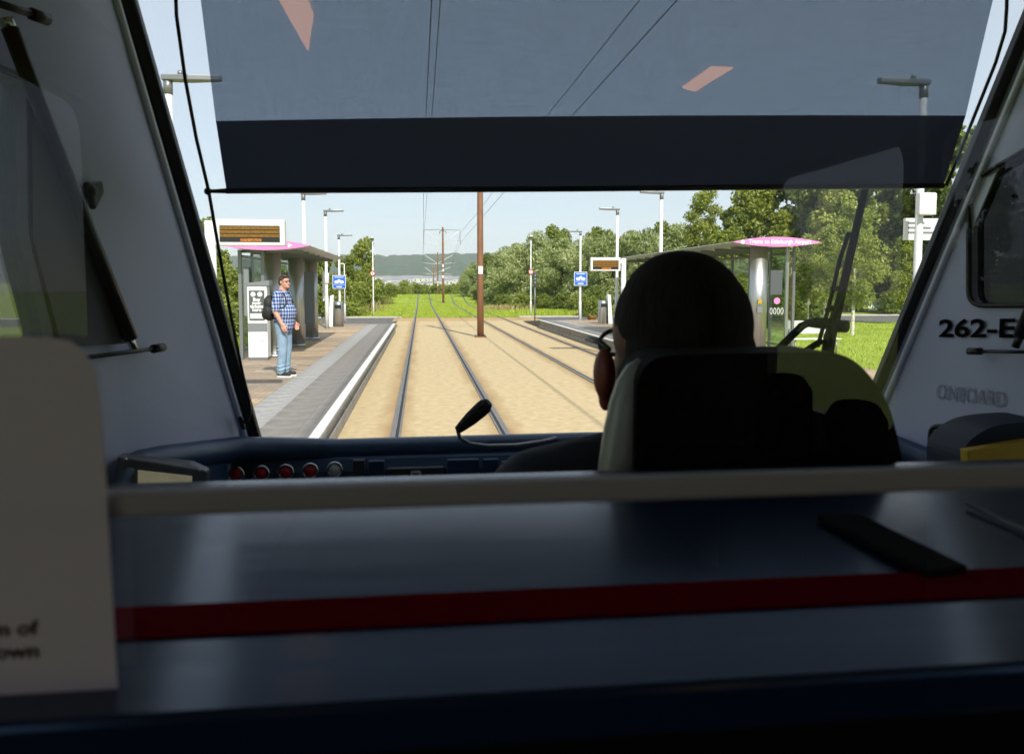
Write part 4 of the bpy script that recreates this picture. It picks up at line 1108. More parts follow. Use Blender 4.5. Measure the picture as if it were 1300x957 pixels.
# ------------------------------------------------------------------ far town and hill
hb = MB(); hx = np.concatenate([np.linspace(-2600, -420, 30), np.arange(-400, 800, 5.0), np.linspace(820, 2600, 30)]); hy = np.linspace(1500, 4200, 16); V = []; NX = len(hx)
bump = np.convolve(rng.normal(size=NX + 4), np.ones(3) / 3, 'same')[:NX]
for j, y in enumerate(hy):
    f = sstep(1500, 2600, y)
    for i, x in enumerate(hx):
        top = 95 + 4 * math.sin(x * 0.0051 + 1) + 3 * math.sin(x * 0.013) + 4.2 * bump[i] * (1 if j % 2 else 0.5)
        V.append((x, y, gz(1500) - 0.5 + f * top))
hb.add(V, [(j * NX + i, j * NX + i + 1, (j + 1) * NX + i + 1, (j + 1) * NX + i) for j in range(15) for i in range(NX - 1)], True)
structure(hb.build("hill", "hill_wood", recalc=False), "long wooded hill on the skyline")
def house(x, y, z, w, d, h, rh, lab):
    t = thing("house", lab, "house", (x, y, z), "pale houses below the distant hill")
    MB().box(x - w / 2, x + w / 2, y - d / 2, y + d / 2, z - 6, z + h).build("wall", "house_white", t)
    r = MB(); r.poly([(x - w / 2 - .4, y - d / 2 - .4, z + h), (x - w / 2 - .4, y, z + h + rh), (x - w / 2 - .4, y + d / 2 + .4, z + h)], (w + .8, 0, 0)); r.build("roof", "house_roof", t)
    for k in range(3):
        xx = x - w / 2 + w * (k + 0.5) / 3
        MB().box(xx - 0.9, xx + 0.9, y - d / 2 - 0.15, y - d / 2 - 0.02, z + h * 0.35, z + h * 0.75).build("window", "house_window", t)
    return t
rd = random.Random(3)
for k in range(34):
    u = 482 + 125 * ((k * 0.618) % 1.0); y = rd.uniform(1180, 1560); z = gz(y) + (y - 1180) * 0.012
    p = atY(u, 352, y); house(p.x, y, z, rd.uniform(12, 30), 11, rd.uniform(5, 8), rd.uniform(3, 4.5), "one of the small pale houses below the wooded hill")

# ================================================================== PEOPLE
def fingers(mb, wrist, d, out, palm_n, s=1.0):
    """palm and five fingers: d = direction of the hand, out = across the palm towards the thumb, palm_n = the way the palm faces"""
    w = Vector(wrist); d = Vector(d).normalized(); o = Vector(out).normalized(); n = Vector(palm_n).normalized()
    for k in range(4):
        a = (k - 1.5) * 0.019 * s
        mb.cone(w + o * a * 0.7, w + d * 0.085 * s - o * a * -1.0, 0.016 * s, 0.0125 * s, 8)
        L = (0.062, 0.075, 0.080, 0.070)[k] * s
        k0 = w + d * 0.085 * s + o * a
        k1 = k0 + (d * 0.9 + n * 0.35) * L * 0.5; k2 = k1 + (d * 0.55 + n * 0.8) * L * 0.4; k3 = k2 + (d * 0.1 + n * 0.95) * L * 0.25
        for p, q, r0, r1 in ((k0, k1, 0.0105, 0.0098), (k1, k2, 0.0098, 0.009), (k2, k3, 0.009, 0.008)):
            mb.cone(p, q, r0 * s, r1 * s, 8)
    t0 = w + d * 0.025 * s + o * 0.028 * s; t1 = t0 + (d * 0.6 + o * 0.6 + n * 0.25) * 0.045 * s; t2 = t1 + (d * 0.85 + o * 0.15 + n * 0.4) * 0.035 * s
    mb.cone(w + d * 0.01, t0, 0.018 * s, 0.016 * s, 8); mb.cone(t0, t1, 0.0135 * s, 0.0115 * s, 8); mb.cone(t1, t2, 0.0112 * s, 0.009 * s, 8)

man = thing("person", "man in blue plaid shirt and pale jeans standing on the platform", "person")
b = MB()
HC = Vector((0.035, 0, 1.665)); HRM = Matrix.Rotation(R(-24), 3, 'Z')
def hv(q): return HC + HRM @ Vector(q)
b.ball(hv((-0.012, 0, 0.022)), (0.098, 0.078, 0.100), 16, 12, HRM)
b.ball(hv((0.025, 0, -0.05)), (0.072, 0.064, 0.075), 14, 10, HRM)
b.cone(hv((0.088, 0, 0.005)), hv((0.110, 0, -0.028)), 0.010, 0.015, 8)
b.ball(hv((0.085, 0, -0.085)), (0.022, 0.03, 0.02), 10, 8, HRM)
for s in (-1, 1):
    b.ball(hv((-0.005, s * 0.080, -0.012)), (0.020, 0.010, 0.032), 10, 8, HRM)
    b.ball(hv((0.055, s * 0.04, -0.035)), (0.03, 0.025, 0.028), 10, 8, HRM)
b.cone(hv((-0.02, 0, -0.06)), (-0.02, 0, 1.45), 0.062, 0.07, 14)
b.ball((0.0, 0, 1.33), (0.13, 0.19, 0.16), 14, 10); b.ball((0.04, 0, 1.12), (0.165, 0.185, 0.19), 14, 10); b.ball((0, 0, 0.94), (0.13, 0.17, 0.12), 14, 10)
for s in (-1, 1):
    b.cone((-0.02, s * 0.1, 1.45), (-0.01, s * 0.21, 1.43), 0.06, 0.066, 12)
    b.cone((-0.01, s * 0.21, 1.43), (-0.03, s * 0.27, 1.16), 0.062, 0.050, 12)
    wr = Vector((0.09, s * 0.265, 0.93)) if s < 0 else Vector((0.12, s * 0.22, 0.95))
    b.cone((-0.03, s * 0.27, 1.16), wr, 0.048, 0.030, 12)
    dd = (wr - Vector((-0.03, s * 0.27, 1.16))).normalized()
    fingers(b, wr, dd + Vector((0.05, 0, -0.4)), (1, 0, 0.25), (0.1, -s, 0), 1.05)
    b.cone((0, s * 0.095, 0.92), (0.015, s * 0.10, 0.50), 0.095, 0.062, 12); b.cone((0.015, s * 0.10, 0.50), (-0.02, s * 0.10, 0.09), 0.058, 0.042, 12)
    b.cone((-0.02, s * 0.10, 0.06), (0.12, s * 0.115, 0.04), 0.038, 0.032, 10)
remesh(b.build("body", "skin", man, recalc=False), 0.0075, 3)
h = MB()
h.ball(hv((-0.022, 0, 0.040)), (0.098, 0.084, 0.092), 16, 12, HRM); h.ball(hv((-0.05, 0, -0.01)), (0.062, 0.080, 0.075), 14, 10, HRM)
h.ball(hv((0.045, -0.02, 0.095)), (0.05, 0.055, 0.030), 12, 8, HRM); h.ball(hv((0.04, 0.03, 0.09)), (0.045, 0.04, 0.03), 12, 8, HRM)
remesh(h.build("hair", "hair_brown", man, recalc=False), 0.009, 1)
g = MB()
for s in (-1, 1):
    g.tube([hv((0.098 - 0.008 * abs(math.sin(a)), s * 0.034 + 0.024 * math.cos(a), 0.006 + 0.017 * math.sin(a))) for a in np.linspace(0, 2 * PI, 15)], 0.0032, 6, False)
    g.tube([hv((0.09, s * 0.06, 0.012)), hv((-0.005, s * 0.083, 0.012))], 0.003, 6)
g.tube([hv((0.102, -0.011, 0.012)), hv((0.102, 0.011, 0.012))], 0.003, 6)
g.build("glasses", "eye_dark", man)
for s in (-1, 1):
    MB().ball(hv((0.083, s * 0.034, 0.006)), (0.009, 0.012, 0.008), 10, 8, HRM).build("eye", "eye_dark", man)
MB().ball(hv((0.088, 0, -0.060)), (0.012, 0.026, 0.006), 10, 6, HRM).build("mouth", "lip", man)
sh = MB()
sh.ball((-0.005, 0, 1.335), (0.15, 0.205, 0.165), 16, 12); sh.ball((0.045, 0, 1.13), (0.188, 0.205, 0.20), 16, 12); sh.cone((0.02, 0, 1.10), (0.02, 0, 0.93), 0.18, 0.172, 18, True)
for s in (-1, 1):
    sh.cone((-0.02, s * 0.07, 1.46), (-0.01, s * 0.20, 1.435), 0.072, 0.082, 12); sh.cone((-0.01, s * 0.21, 1.43), (-0.025, s * 0.262, 1.20), 0.082, 0.074, 12, True)
sh.tube([(-0.02 + 0.075 * math.cos(a), 0.075 * math.sin(a), 1.50 - 0.02 * math.cos(a)) for a in np.linspace(0, 2 * PI, 17)], 0.022, 8, False)
remesh(sh.build("shirt", "plaid_shirt", man, recalc=False), 0.012, 3)
j = MB()
j.ball((0.01, 0, 0.92), (0.165, 0.195, 0.115), 16, 12)
for s in (-1, 1):
    j.cone((0.005, s * 0.098, 0.90), (0.02, s * 0.105, 0.50), 0.112, 0.083, 14); j.cone((0.02, s * 0.105, 0.50), (-0.02, s * 0.10, 0.095), 0.082, 0.072, 14)
    for zz in (0.14, 0.20, 0.47, 0.53):
        j.tube([(-0.01 + (0.076 + 0.002) * math.cos(a), s * 0.102 + 0.078 * math.sin(a), zz + 0.015 * math.sin(2 * a + zz * 9)) for a in np.linspace(0, 2 * PI, 13)], 0.012, 6, False)
remesh(j.build("jeans", "denim", man, recalc=False), 0.011, 2)
for s in (-1, 1):
    u_ = MB(); u_.ball((-0.03, s * 0.105, 0.075), (0.06, 0.046, 0.055), 12, 8); u_.cone((-0.04, s * 0.105, 0.055), (0.13, s * 0.12, 0.048), 0.044, 0.040, 12)
    so = remesh(u_.build("shoe", "shoe_black", man, recalc=False), 0.01, 1)
    sl = MB(); sl.poly([(0.045 + 0.135 * math.cos(a), s * 0.112 + 0.05 * math.sin(a), 0.0) for a in np.linspace(0, 2 * PI, 20)[:-1]], (0, 0, 0.028)); sl.build("sole", "shoe_sole", so)
mp_ = atZ(361, 478, PZ)
for o in (man,):
    o.location = (mp_.x, mp_.y, PZ); o.rotation_euler = (0, 0, R(-13))
pk = thing("backpack", "black backpack worn by the man in the plaid shirt", "backpack")
m1 = MB(); m1.ball((-0.235, 0, 1.30), (0.10, 0.155, 0.14), 14, 10); m1.ball((-0.245, 0, 1.14), (0.115, 0.165, 0.16), 14, 10); m1.ball((-0.31, 0, 1.10), (0.07, 0.12, 0.10), 14, 10)
remesh(m1.build("bag", "bag_black", pk, recalc=False), 0.014, 2)
for s in (-1, 1):
    m1 = MB(); m1.tube([(-0.16, s * 0.11, 1.40), (-0.08, s * 0.12, 1.50), (0.02, s * 0.12, 1.495), (0.095, s * 0.125, 1.42), (0.125, s * 0.14, 1.31), (0.09, s * 0.175, 1.23), (-0.04, s * 0.195, 1.17), (-0.16, s * 0.15, 1.12)], 0.014, 8); m1.build("strap", "bag_black", pk)
MB().tube([(-0.16, -0.04, 1.43), (-0.17, 0, 1.47), (-0.16, 0.04, 1.43)], 0.01, 6).build("grab_loop", "bag_black", pk)
MB().ball((-0.345, -0.07, 1.17), (0.02, 0.035, 0.012), 8, 6).build("badge", "machine_grey", pk)
pk.location = man.location; pk.rotation_euler = man.rotation_euler

# ================================================================== TRAM
XC = 0.38
CF, SF, CEIL = 0.65, 0.35, 2.75
YG = 0.31                                  # partition glass
def ws_y(z): return 1.97 - 0.357 * (z - 1.57)
def ws_hw(z): return 0.786 + 0.164 * (z - 1.57)
WN = Vector((0, 1, 0.357)).normalized()    # outward normal of the windscreen
def wsp(u, v, off=0.0):
    return atplane(u, v, Vector((0, 1.97, 1.57)) + WN * off, WN)
RH = 1.28
def wall_x(y, z, s):
    yp = ws_y(z); f = (yp - y) / (yp - YG)
    return XC + s * (ws_hw(z) + (RH - ws_hw(z)) * f)
def on_wall(u, v, s, off=0.0):
    d = ray(u, v); lo, hi = 0.3, 4.0
    def F(t):
        p = CAM + d * t
        return s * (p.x - (wall_x(p.y, p.z, s) - s * off))
    for _ in range(60):
        m_ = (lo + hi) / 2
        if F(m_) > 0: hi = m_
        else: lo = m_
    return CAM + d * lo
tram = thing("tram", "tram cab around the camera with grey walls, sloping pillars and windscreen", "tram", (XC, 0, 0))
def roundpoly(pts, r, n=5):
    out = []; N = len(pts)
    for i in range(N):
        p0, p1, p2 = Vector(pts[i - 1]), Vector(pts[i]), Vector(pts[(i + 1) % N])
        a = (p0 - p1); b_ = (p2 - p1); rr = min(r, a.length * 0.45, b_.length * 0.45)
        A = p1 + a.normalized() * rr; B = p1 + b_.normalized() * rr
        for k in range(n + 1):
            t = k / n; out.append(A * (1 - t) ** 2 + p1 * 2 * t * (1 - t) + B * t * t)
    return out
def holed(name, outer, holes, f3, m, parent, thick, nvec):
    loops = [[Vector((a, b_, 0)) for a, b_ in outer]] + [[Vector((q[0], q[1], 0)) for q in hh] for hh in holes]
    tri = tessellate_polygon(loops)
    flat = [p for l in loops for p in l]
    V = [Vector(f3(p.x, p.y)) for p in flat]; n = len(V); nv = Vector(nvec) * thick
    F = [tuple(t) for t in tri] + [tuple(i + n for i in reversed(t)) for t in tri]
    k = 0
    for l in loops:
        L = len(l)
        F += [(k + i, k + (i + 1) % L, k + (i + 1) % L + n, k + i + n) for i in range(L)]; k += L
    mb = MB(); mb.add(V + [p + nv for p in V], F)
    return mb.build(name, m, parent)
# cab side walls
def wall_poly(px, s, r):
    return [(p.x, p.y) for p in roundpoly([Vector((q.y, q.z)) for q in (on_wall(u, v, s) for u, v in px)], r)]
ztop = CEIL
lw_hole = wall_poly([(-70, 62), (30, 99), (36, 104), (39, 300), (74, 436), (40, 470), (-70, 470)], -1, 0.03)
rw_hole = wall_poly([(1231, 232), (1320, 180), (1345, 388), (1231, 388)], 1, 0.035)
rw_low = wall_poly([(1182, 541), (1330, 541), (1330, 640), (1182, 600)], 1, 0.02)
added_light_win = [(p.x, p.y) for p in roundpoly([Vector((0.42, 1.36)), Vector((1.06, 1.36)), Vector((1.06, 2.45)), Vector((0.42, 2.45))], 0.06)]  # unseen rear side windows, added to let more daylight into the cab
for s, holes in ((-1, [lw_hole, added_light_win]), (1, [rw_hole, rw_low, added_light_win])):
    zz = [CF, 1.2, 1.57, 2.0, 2.4, ztop]
    outer = [(ws_y(z) - 0.012, z) for z in zz] + [(YG, ztop), (YG, CF)]
    w = holed("side_wall", outer, holes, lambda a, b_, s=s: (wall_x(a, b_, s), a, b_), "cab_wall", tram, 0.05, (s, 0, 0))
    for k, hh in enumerate(holes):
        pn = MB(); pts = [Vector((wall_x(a, b_, s) + s * 0.02, a, b_)) for a, b_ in hh]
        tri = tessellate_polygon([[Vector((a, b_, 0)) for a, b_ in hh]])
        pn.add(pts, [tuple(t) for t in tri])
        pn.build("side_window", "glass_clear" if hh is added_light_win else "glass_cab" if (s < 0) else ("glass_dark" if k == 0 else "glass_tint"), tram)
        fr = MB(); fr.tube([Vector((wall_x(a, b_, s) - s * 0.002, a, b_)) for a, b_ in hh] + [Vector((wall_x(*hh[0], s) - s * 0.002, *hh[0]))], 0.006, 6, False)
        fr.build("window_seal", "seal_black", tram)
# pillars: black seal along the windscreen, light trim beside it
for s in (-1, 1):
    def pil(z, off, inn): return Vector((XC + s * (ws_hw(z) - off), ws_y(z) - inn, z))
    bs = MB(); q = [pil(1.50, -0.005, 0), pil(1.50, 0.020, 0.0), pil(CEIL, 0.022, 0.0), pil(CEIL, -0.005, 0)]
    bs.poly(q, -WN * 0.022); bs.build("pillar_seal", "seal_black", tram, bevel=0.004)
    tr = MB(); tr.tube([Vector((wall_x(ws_y(z) - 0.045, z, s) - s * 0.003, ws_y(z) - 0.045, z)) for z in (1.50, 1.8, 2.1, 2.4, CEIL)], 0.008, 8); tr.build("pillar_trim", "cab_trim", tram)
    if s > 0:
        ch = MB(); ch.poly([pil(1.50, -0.010, 0.024), pil(1.50, -0.026, 0.072), pil(CEIL, -0.026, 0.078), pil(CEIL, -0.010, 0.024)], (0.004, 0, 0)); ch.build("pillar_facing", "cab_trim", tram)
wg = MB(); e = 0.02
wg.add([(XC - ws_hw(1.45) - e, ws_y(1.45) + 0.004, 1.45), (XC + ws_hw(1.45) + e, ws_y(1.45) + 0.004, 1.45), (XC + ws_hw(2.8) + e, ws_y(2.8) + 0.004, 2.8), (XC - ws_hw(2.8) - e, ws_y(2.8) + 0.004, 2.8)], [(0, 1, 2, 3)])
wg.build("windscreen", "glass_clear", tram)
# nose below the windscreen, roof, floors, saloon shell
ns = MB(); ns.poly([(XC - 0.90, 2.02, 0.3), (XC - 0.90, 2.02, 1.50), (XC + 0.90, 2.02, 1.50), (XC + 0.90, 2.02, 0.3)], (0, 0.25, 0)); ns.build("nose", "dash_navy", tram)
MB().box(XC - 1.36, XC + 1.36, -9.0, ws_y(CEIL) + 0.10, CEIL, CEIL + 0.30).build("roof", "cab_ceiling", tram)
MB().box(XC - 1.30, XC + 1.30, YG, 2.05, CF - 0.10, CF).build("cab_floor", "saloon_floor", tram)
MB().box(XC - 1.30, XC + 1.30, -9.0, YG, SF - 0.10, SF).build("saloon_floor", "saloon_floor", tram)
MB().box(XC - 1.33, XC + 1.33, -9.0, -8.9, SF, CEIL).build("rear_wall", "saloon_wall", tram)
def sal_win(y0, y1, z0=1.42, z1=2.45): return [(p.x, p.y) for p in roundpoly([Vector((y0, z0)), Vector((y1, z0)), Vector((y1, z1)), Vector((y0, z1))], 0.10)]
for s in (-1, 1):
    wins = [sal_win(-1.76, -0.25, 1.42 if s < 0 else 1.93)] + ([sal_win(-3.0, -1.96)] if s > 0 else [])
    holed("saloon_wall", [(YG, SF), (YG, CEIL), (-9.0, CEIL), (-9.0, SF)], wins, lambda a, b_, s=s: (XC + s * RH, a, b_), "saloon_wall", tram, 0.05, (s, 0, 0))
    for hh in wins:
        pn = MB(); pn.add([(XC + s * (RH + 0.02), a, b_) for a, b_ in hh], [tuple(t) for t in tessellate_polygon([[Vector((a, b_, 0)) for a, b_ in hh]])]); pn.build("saloon_window", "glass_saloon", tram)
# passenger seats whose outlines the partition glass mirrors
for k, (u, v, xx) in enumerate(((1006, 474, 1.22), (1098, 508, 1.20))):
    d_ = ray(u, v); t_ = xx / d_.x; p = CAM + d_ * t_; yy = 2 * YG - p.y
    st = thing("passenger_seat", ("dark passenger seat mirrored in the partition glass right of the driver's head", "dark passenger seat mirrored near the right rounded corner of the driver's seat")[k], "seat", (xx, yy, SF), "passenger seats in the saloon")
    hb_ = MB(); hb_.poly([(xx + a_, yy, z_) for a_, z_ in ((-0.22, 0.85), (-0.21, p.z - 0.32), (-0.09, p.z - 0.26), (-0.085, p.z - 0.06), (-0.05, p.z - 0.005), (0.05, p.z - 0.005), (0.085, p.z - 0.06), (0.09, p.z - 0.26), (0.21, p.z - 0.32), (0.22, 0.85))], (0, -0.09, 0))
    hb_.build("backrest", "seat_black", st, bevel=0.03, seg=3)
    MB().box(xx - 0.22, xx + 0.22, yy - 0.5, yy - 0.02, 0.74, 0.84).build("cushion", "seat_black", st, bevel=0.03)
    MB().box(xx - 0.05, xx + 0.05, yy - 0.3, yy - 0.2, SF, 0.74).build("pedestal", "cab_dark", st)
# skirts below the cab, so no daylight enters from beneath
MB().box(XC - 1.33, XC + 1.33, YG - 0.02, YG, SF, CF).build("step_riser", "saloon_floor", tram)
# ceiling lamps of the saloon, seen mirrored in the partition glass
for px in ([(338, -28), (381, -28), (398, 20), (391, 66)], [(866, 112), (882, 117), (931, 87), (903, 86)]):
    P_ = [atZ(u, v, CEIL - 0.006) for u, v in px]
    mb = MB(); mb.poly([(p.x, 2 * YG - p.y, CEIL - 0.006) for p in P_], (0, 0, 0.004)); mb.build("ceiling_lamp", "lamp_warm", tram)

# fleet lettering on the right wall
pA = on_wall(1186, 418, 1, 0.004); pB = on_wall(1296, 418, 1, 0.004); up = (on_wall(1240, 405, 1, 0.004) - on_wall(1240, 432, 1, 0.004))
xd = (pB - pA); hgt = up.length
text("fleet_lettering", "262-E", "letter_black", hgt * 1.18, frame((pA + pB) / 2 + (on_wall(1240, 418, 1, 0.004) - (pA + pB) / 2) * 0.0, xd, up), tram, extrude=0.0002, sx=xd.length / (hgt * 1.18 * 2.62), bold=0.0016)
pA = on_wall(1192, 498, 1, 0.004); pB = on_wall(1272, 508, 1, 0.004); up2 = (on_wall(1232, 494, 1, 0.004) - on_wall(1232, 514, 1, 0.004))
text("faint_lettering", "ONBOARD", "letter_faint", up2.length * 1.35, frame((pA + pB) / 2, pB - pA, up2), tram, extrude=0.0001, sx=(pB - pA).length / (up2.length * 1.35 * 4.5))

# dashboard
dash = thing("dashboard", "navy driver's desk below the windscreen with red buttons and a screen", "dashboard", (XC, 1.8, CF))
prof = [(2.015, 0.66), (2.015, 1.52), (1.985, 1.555), (1.945, 1.566), (1.90, 1.562), (1.862, 1.545), (1.845, 1.52), (1.835, 1.48), (1.80, 1.41), (1.52, 1.37), (1.48, 1.34), (1.48, 0.66)]
mb = MB(); N_ = len(prof); V = []; F = []
xsd = np.linspace(XC - 0.83, XC + 0.83, 9)
for x in xsd:
    for y, z in prof: V.append((x, y, z))
for i in range(8):
    for k in range(N_): F.append((i * N_ + k, i * N_ + (k + 1) % N_, (i + 1) * N_ + (k + 1) % N_, (i + 1) * N_ + k))
F += [tuple(range(N_)), tuple(reversed(range(8 * N_, 9 * N_)))]
mb.add(V, F); mb.build("desk", "dash_navy", dash, bevel=0.012, seg=3)
lip = [on_wall(u, v, -1, 0.02) for u, v in ((140, 700), (141, 640), (144, 616), (156, 597), (178, 588), (208, 582), (258, 576), (305, 570))] + [(-0.2, 1.90, 1.556), (0.4, 1.905, 1.558), (1.1, 1.90, 1.556), (1.18, 1.83, 1.548), (1.235, 1.72, 1.52), (1.26, 1.55, 1.46)]
MB().tube(lip, [0.020, 0.021, 0.022, 0.024, 0.025, 0.026, 0.028, 0.030] + [0.030] * 6, 12).build("padded_lip", "dash_navy", dash)
sc2 = MB(); sc2.poly([on_wall(139, 620, -1, 0.02), on_wall(150, 592, -1, 0.02), on_wall(205, 584, -1, 0.02), on_wall(268, 580, -1, 0.03), atY(268, 700, 1.76), on_wall(139, 760, -1, 0.02)], (0.02, 0.06, 0)); sc2.build("side_console", "dash_navy", dash)
for k, (u, v) in enumerate(((300, 602), (332, 600.5), (363, 599), (394, 597.5), (425, 596))):
    p = atY(u, v, 1.838)
    r_ = MB(); r_.tube([(p.x + 0.0165 * math.cos(a), p.y - 0.004, p.z + 0.0165 * math.sin(a)) for a in np.linspace(0, 2 * PI, 25)], 0.0038, 8, False)
    bt = MB().ball((p.x, p.y - 0.002, p.z), (0.014, 0.010, 0.014), 16, 8).build("push_button", "button_white" if k == 4 else "button_red", dash)
    r_.build("button_ring", "chrome", bt)
mon = MB(); P4 = [atY(148, 579, 1.44), atY(240, 588, 1.56), atY(262, 598, 1.58), atY(262, 660, 1.58), atY(148, 660, 1.44)]
mon.poly(P4, (0.0, 0.03, 0)); mo = mon.build("monitor_housing", "panel_black", dash, bevel=0.004)
q = [atY(176, 596.5, 1.468), atY(244, 604, 1.548), atY(244, 650, 1.548), atY(176, 650, 1.468)]
sc_ = MB(); sc_.poly(q, (0, -0.004, 0)); sc_.build("monitor_screen", "screen_grey", mo)
p = atY(159, 583, 1.445); MB().ball(p, 0.0035, 8, 6).build("screw", "chrome", mo)
p = atY(253, 597, 1.565); MB().ball(p, 0.003, 8, 6).build("screw", "chrome", mo)
for (u0, u1, v0, v1, m_) in ((448, 463, 583, 607, "panel_black"), (468, 488, 584, 607, "dash_navy"), (492, 563, 592, 610, "panel_black"), (568, 608, 582, 607, "dash_navy"), (613, 633, 582, 607, "dash_navy"), (636, 700, 584, 607, "panel_black"), (676, 726, 589, 594, "machine_grey"), (728, 790, 585, 604, "panel_black")):
    a = atY(u0, v1, 1.832); c_ = atY(u1, v0, 1.832)
    MB().box(a.x, c_.x, 1.826 if m_ != "machine_grey" else 1.820, 1.845, a.z, c_.z).build("control_panel", m_, dash, bevel=0.003)
p = atY(642, 597, 1.82); MB().ball(p, 0.005, 8, 6).build("key_switch", "chrome", dash)
p = atY(528, 604, 1.80); MB().lathe([(0.03, 0), (0.03, 0.012), (0.012, 0.016), (0.012, 0.03)], (p.x, p.y, p.z - 0.02), 14).build("rotary_knob", "panel_black", dash)
# microphone
mic = thing("microphone", "black foam-tipped gooseneck microphone rising from the dashboard", "microphone", tuple(atY(700, 560, 1.83)))
a = atY(581, 546, 1.76); b_ = atY(616, 515, 1.74); m_ = a.lerp(b_, 0.45)
MB().tube([a, a.lerp(b_, 0.18), m_, a.lerp(b_, 0.85), b_, b_ + (b_ - a).normalized() * 0.012], [0.009, 0.012, 0.0155, 0.0175, 0.017, 0.010], 14).build("foam_tip", "mic_foam", mic)
MB().tube([a, atY(584, 556, 1.77), atY(597, 563, 1.78), atY(620, 566, 1.79), atY(655, 565, 1.83), atY(690, 560, 1.862), atY(706, 556, 1.88)], 0.0045, 8).build("gooseneck", "grey_metal", mic)
# yellow folder and dark cowl at the right of the desk
cw = MB(); pts = [atY(q.x, q.y, 1.30) for q in roundpoly([Vector(k) for k in ((1221, 640), (1221, 566), (1256, 541), (1300, 535), (1345, 534), (1345, 640))], 30, 6)]
cw.poly(pts, (0, 0.10, 0)); tag(cw.build("instrument_cowl", "cowl_navy", bevel=0.012, seg=3), "dark rounded cowl at the right end of the desk", "instrument cowl")
yf = MB(); pts = [atY(u, v, 1.27) for u, v in ((1228, 572), (1300, 560), (1345, 554), (1345, 668), (1290, 650), (1234, 640))]
yf.poly(pts, (0, 0.02, 0)); tag(yf.build("folder", "yellow_plastic", bevel=0.003), "yellow folder leaning on the dark cowl at the right edge", "folder")

# sun blind
bl = thing("sun_blind", "wide dark roller sun blind pulled down over the windscreen's upper part", "sun blind", (XC, 1.6, 2.7))
OFF = -0.06
def bl_strip(name, top, bot, m, off, thick=0.0012):
    mb = MB(); n = len(top)
    V = [wsp(u, v, off) for u, v in top] + [wsp(u, v, off) for u, v in bot]
    F = [(i, i + 1, n + i + 1, n + i) for i in range(n - 1)]
    mb.add(V, F, True); o = mb.build(name, m, bl, recalc=False)
    me = o.data; uv = me.uv_layers.new(name="UVMap")
    for lp_ in me.loops:
        c_ = me.vertices[lp_.vertex_index].co; uv.data[lp_.index].uv = (c_.x, c_.z)
    return o
U = [0, 0.2, 0.4, 0.6, 0.8, 1]
def edge(pl, pr, sag): return [(pl[0] + (pr[0] - pl[0]) * t, pl[1] + (pr[1] - pl[1]) * t - sag * 4 * t * (1 - t)) for t in U]
bl_strip("weave", edge((236, -150), (1296, -150), 0), edge((274, 154), (1226, 147), 3), "blind_weave", OFF)
bl_strip("hem_band", edge((274, 154), (1226, 147), 3), edge((288, 245), (1197, 237), 2), "blind_hem", OFF)
a, b_ = wsp(264, 243, OFF - 0.002), wsp(1199, 236, OFF - 0.002)
mid = wsp(740, 240, OFF - 0.002)
MB().tube([wsp(287, 242.5, OFF - 0.002), mid, wsp(1198, 236, OFF - 0.002)], 0.006, 8).build("bottom_bar", "seal_black", bl)
MB().tube([a, wsp(289, 242.5, OFF - 0.002)], [0.0035, 0.0055], 8).build("bar_end", "seal_black", bl)
MB().ball(a, 0.008, 10, 8).build("guide_eye", "seal_black", bl)
MB().tube([wsp(u, v, OFF - 0.004) for u, v in ((221, -60), (224, 20), (235, 100), (249, 175), (265, 243), (280, 330), (293, 400), (306, 465), (316, 510), (317.5, 525), (313, 534), (309, 536))], 0.0036, 8).build("guide_cable", "seal_black", bl)
MB().tube([wsp(u, v, OFF - 0.004) for u, v in ((1279, -60), (1278, 10), (1276, 40), (1264, 80), (1240, 140), (1218, 195), (1201, 236))], 0.0036, 8).build("guide_cable", "seal_black", bl)
MB().obox(wsp(307, 537, OFF - 0.004), (1, 0, 0), (0, 1, 0), (-0.25, 0, 1), 0.006, 0.005, 0.016).build("cable_anchor", "seal_black", bl, bevel=0.004)

# side blinds on the cab walls
sb = thing("side_blind", "folded roller blind on a slanted black tube on the left cab wall", "side blind", tuple(on_wall(160, 430, -1, 0.03)))
W = lambda u, v, o=0.03: on_wall(u, v, -1, o)
MB().tube([W(12, 36), W(60, 160), W(115, 300), W(166, 430)], 0.0125, 10).build("roller_tube", "seal_black", sb)
MB().tube([W(7, 22), W(13, 38)], 0.010, 10).build("top_ferrule", "chrome", sb)
MB().tube([W(163, 428), W(171, 443)], 0.008, 8).build("lower_ferrule", "chrome", sb)
MB().tube([W(84, 457, 0.035), W(171, 446, 0.035), W(200, 442, 0.035)], 0.004, 8).build("lower_rod", "seal_black", sb)
MB().tube([W(194, 443, 0.035), W(207, 441, 0.035)], 0.0085, 8).build("rod_end", "seal_black", sb)
MB().tube([W(-10, 2, 0.035), W(20, 12, 0.035), W(45, 19, 0.035)], 0.006, 8).build("upper_rod", "seal_black", sb)
MB().tube([W(40, 18, 0.035), W(60, 25, 0.035)], 0.010, 8).build("rod_end", "seal_black", sb)
fb = MB(); fp_ = [W(u, v, 0.016) for u, v in ((40, 112), (62, 160), (115, 296), (162, 436), (79, 441), (42, 302))]
fb.add(fp_, [tuple(t) for t in tessellate_polygon([[Vector((p.y, p.z, 0)) for p in fp_]])]); fb.build("blind_cloth", "blind_side", sb)
sb2 = thing("side_blind", "roller blind rod and ferrule on the right cab wall below the lettering", "side blind", tuple(on_wall(1290, 440, 1, 0.03)))
W2 = lambda u, v, o=0.03: on_wall(u, v, 1, o)
MB().tube([W2(1231, 446), W2(1330, 447)], 0.004, 8).build("lower_rod", "seal_black", sb2)
MB().tube([W2(1229, 446), W2(1246, 446)], 0.008, 8).build("rod_end", "seal_black", sb2)
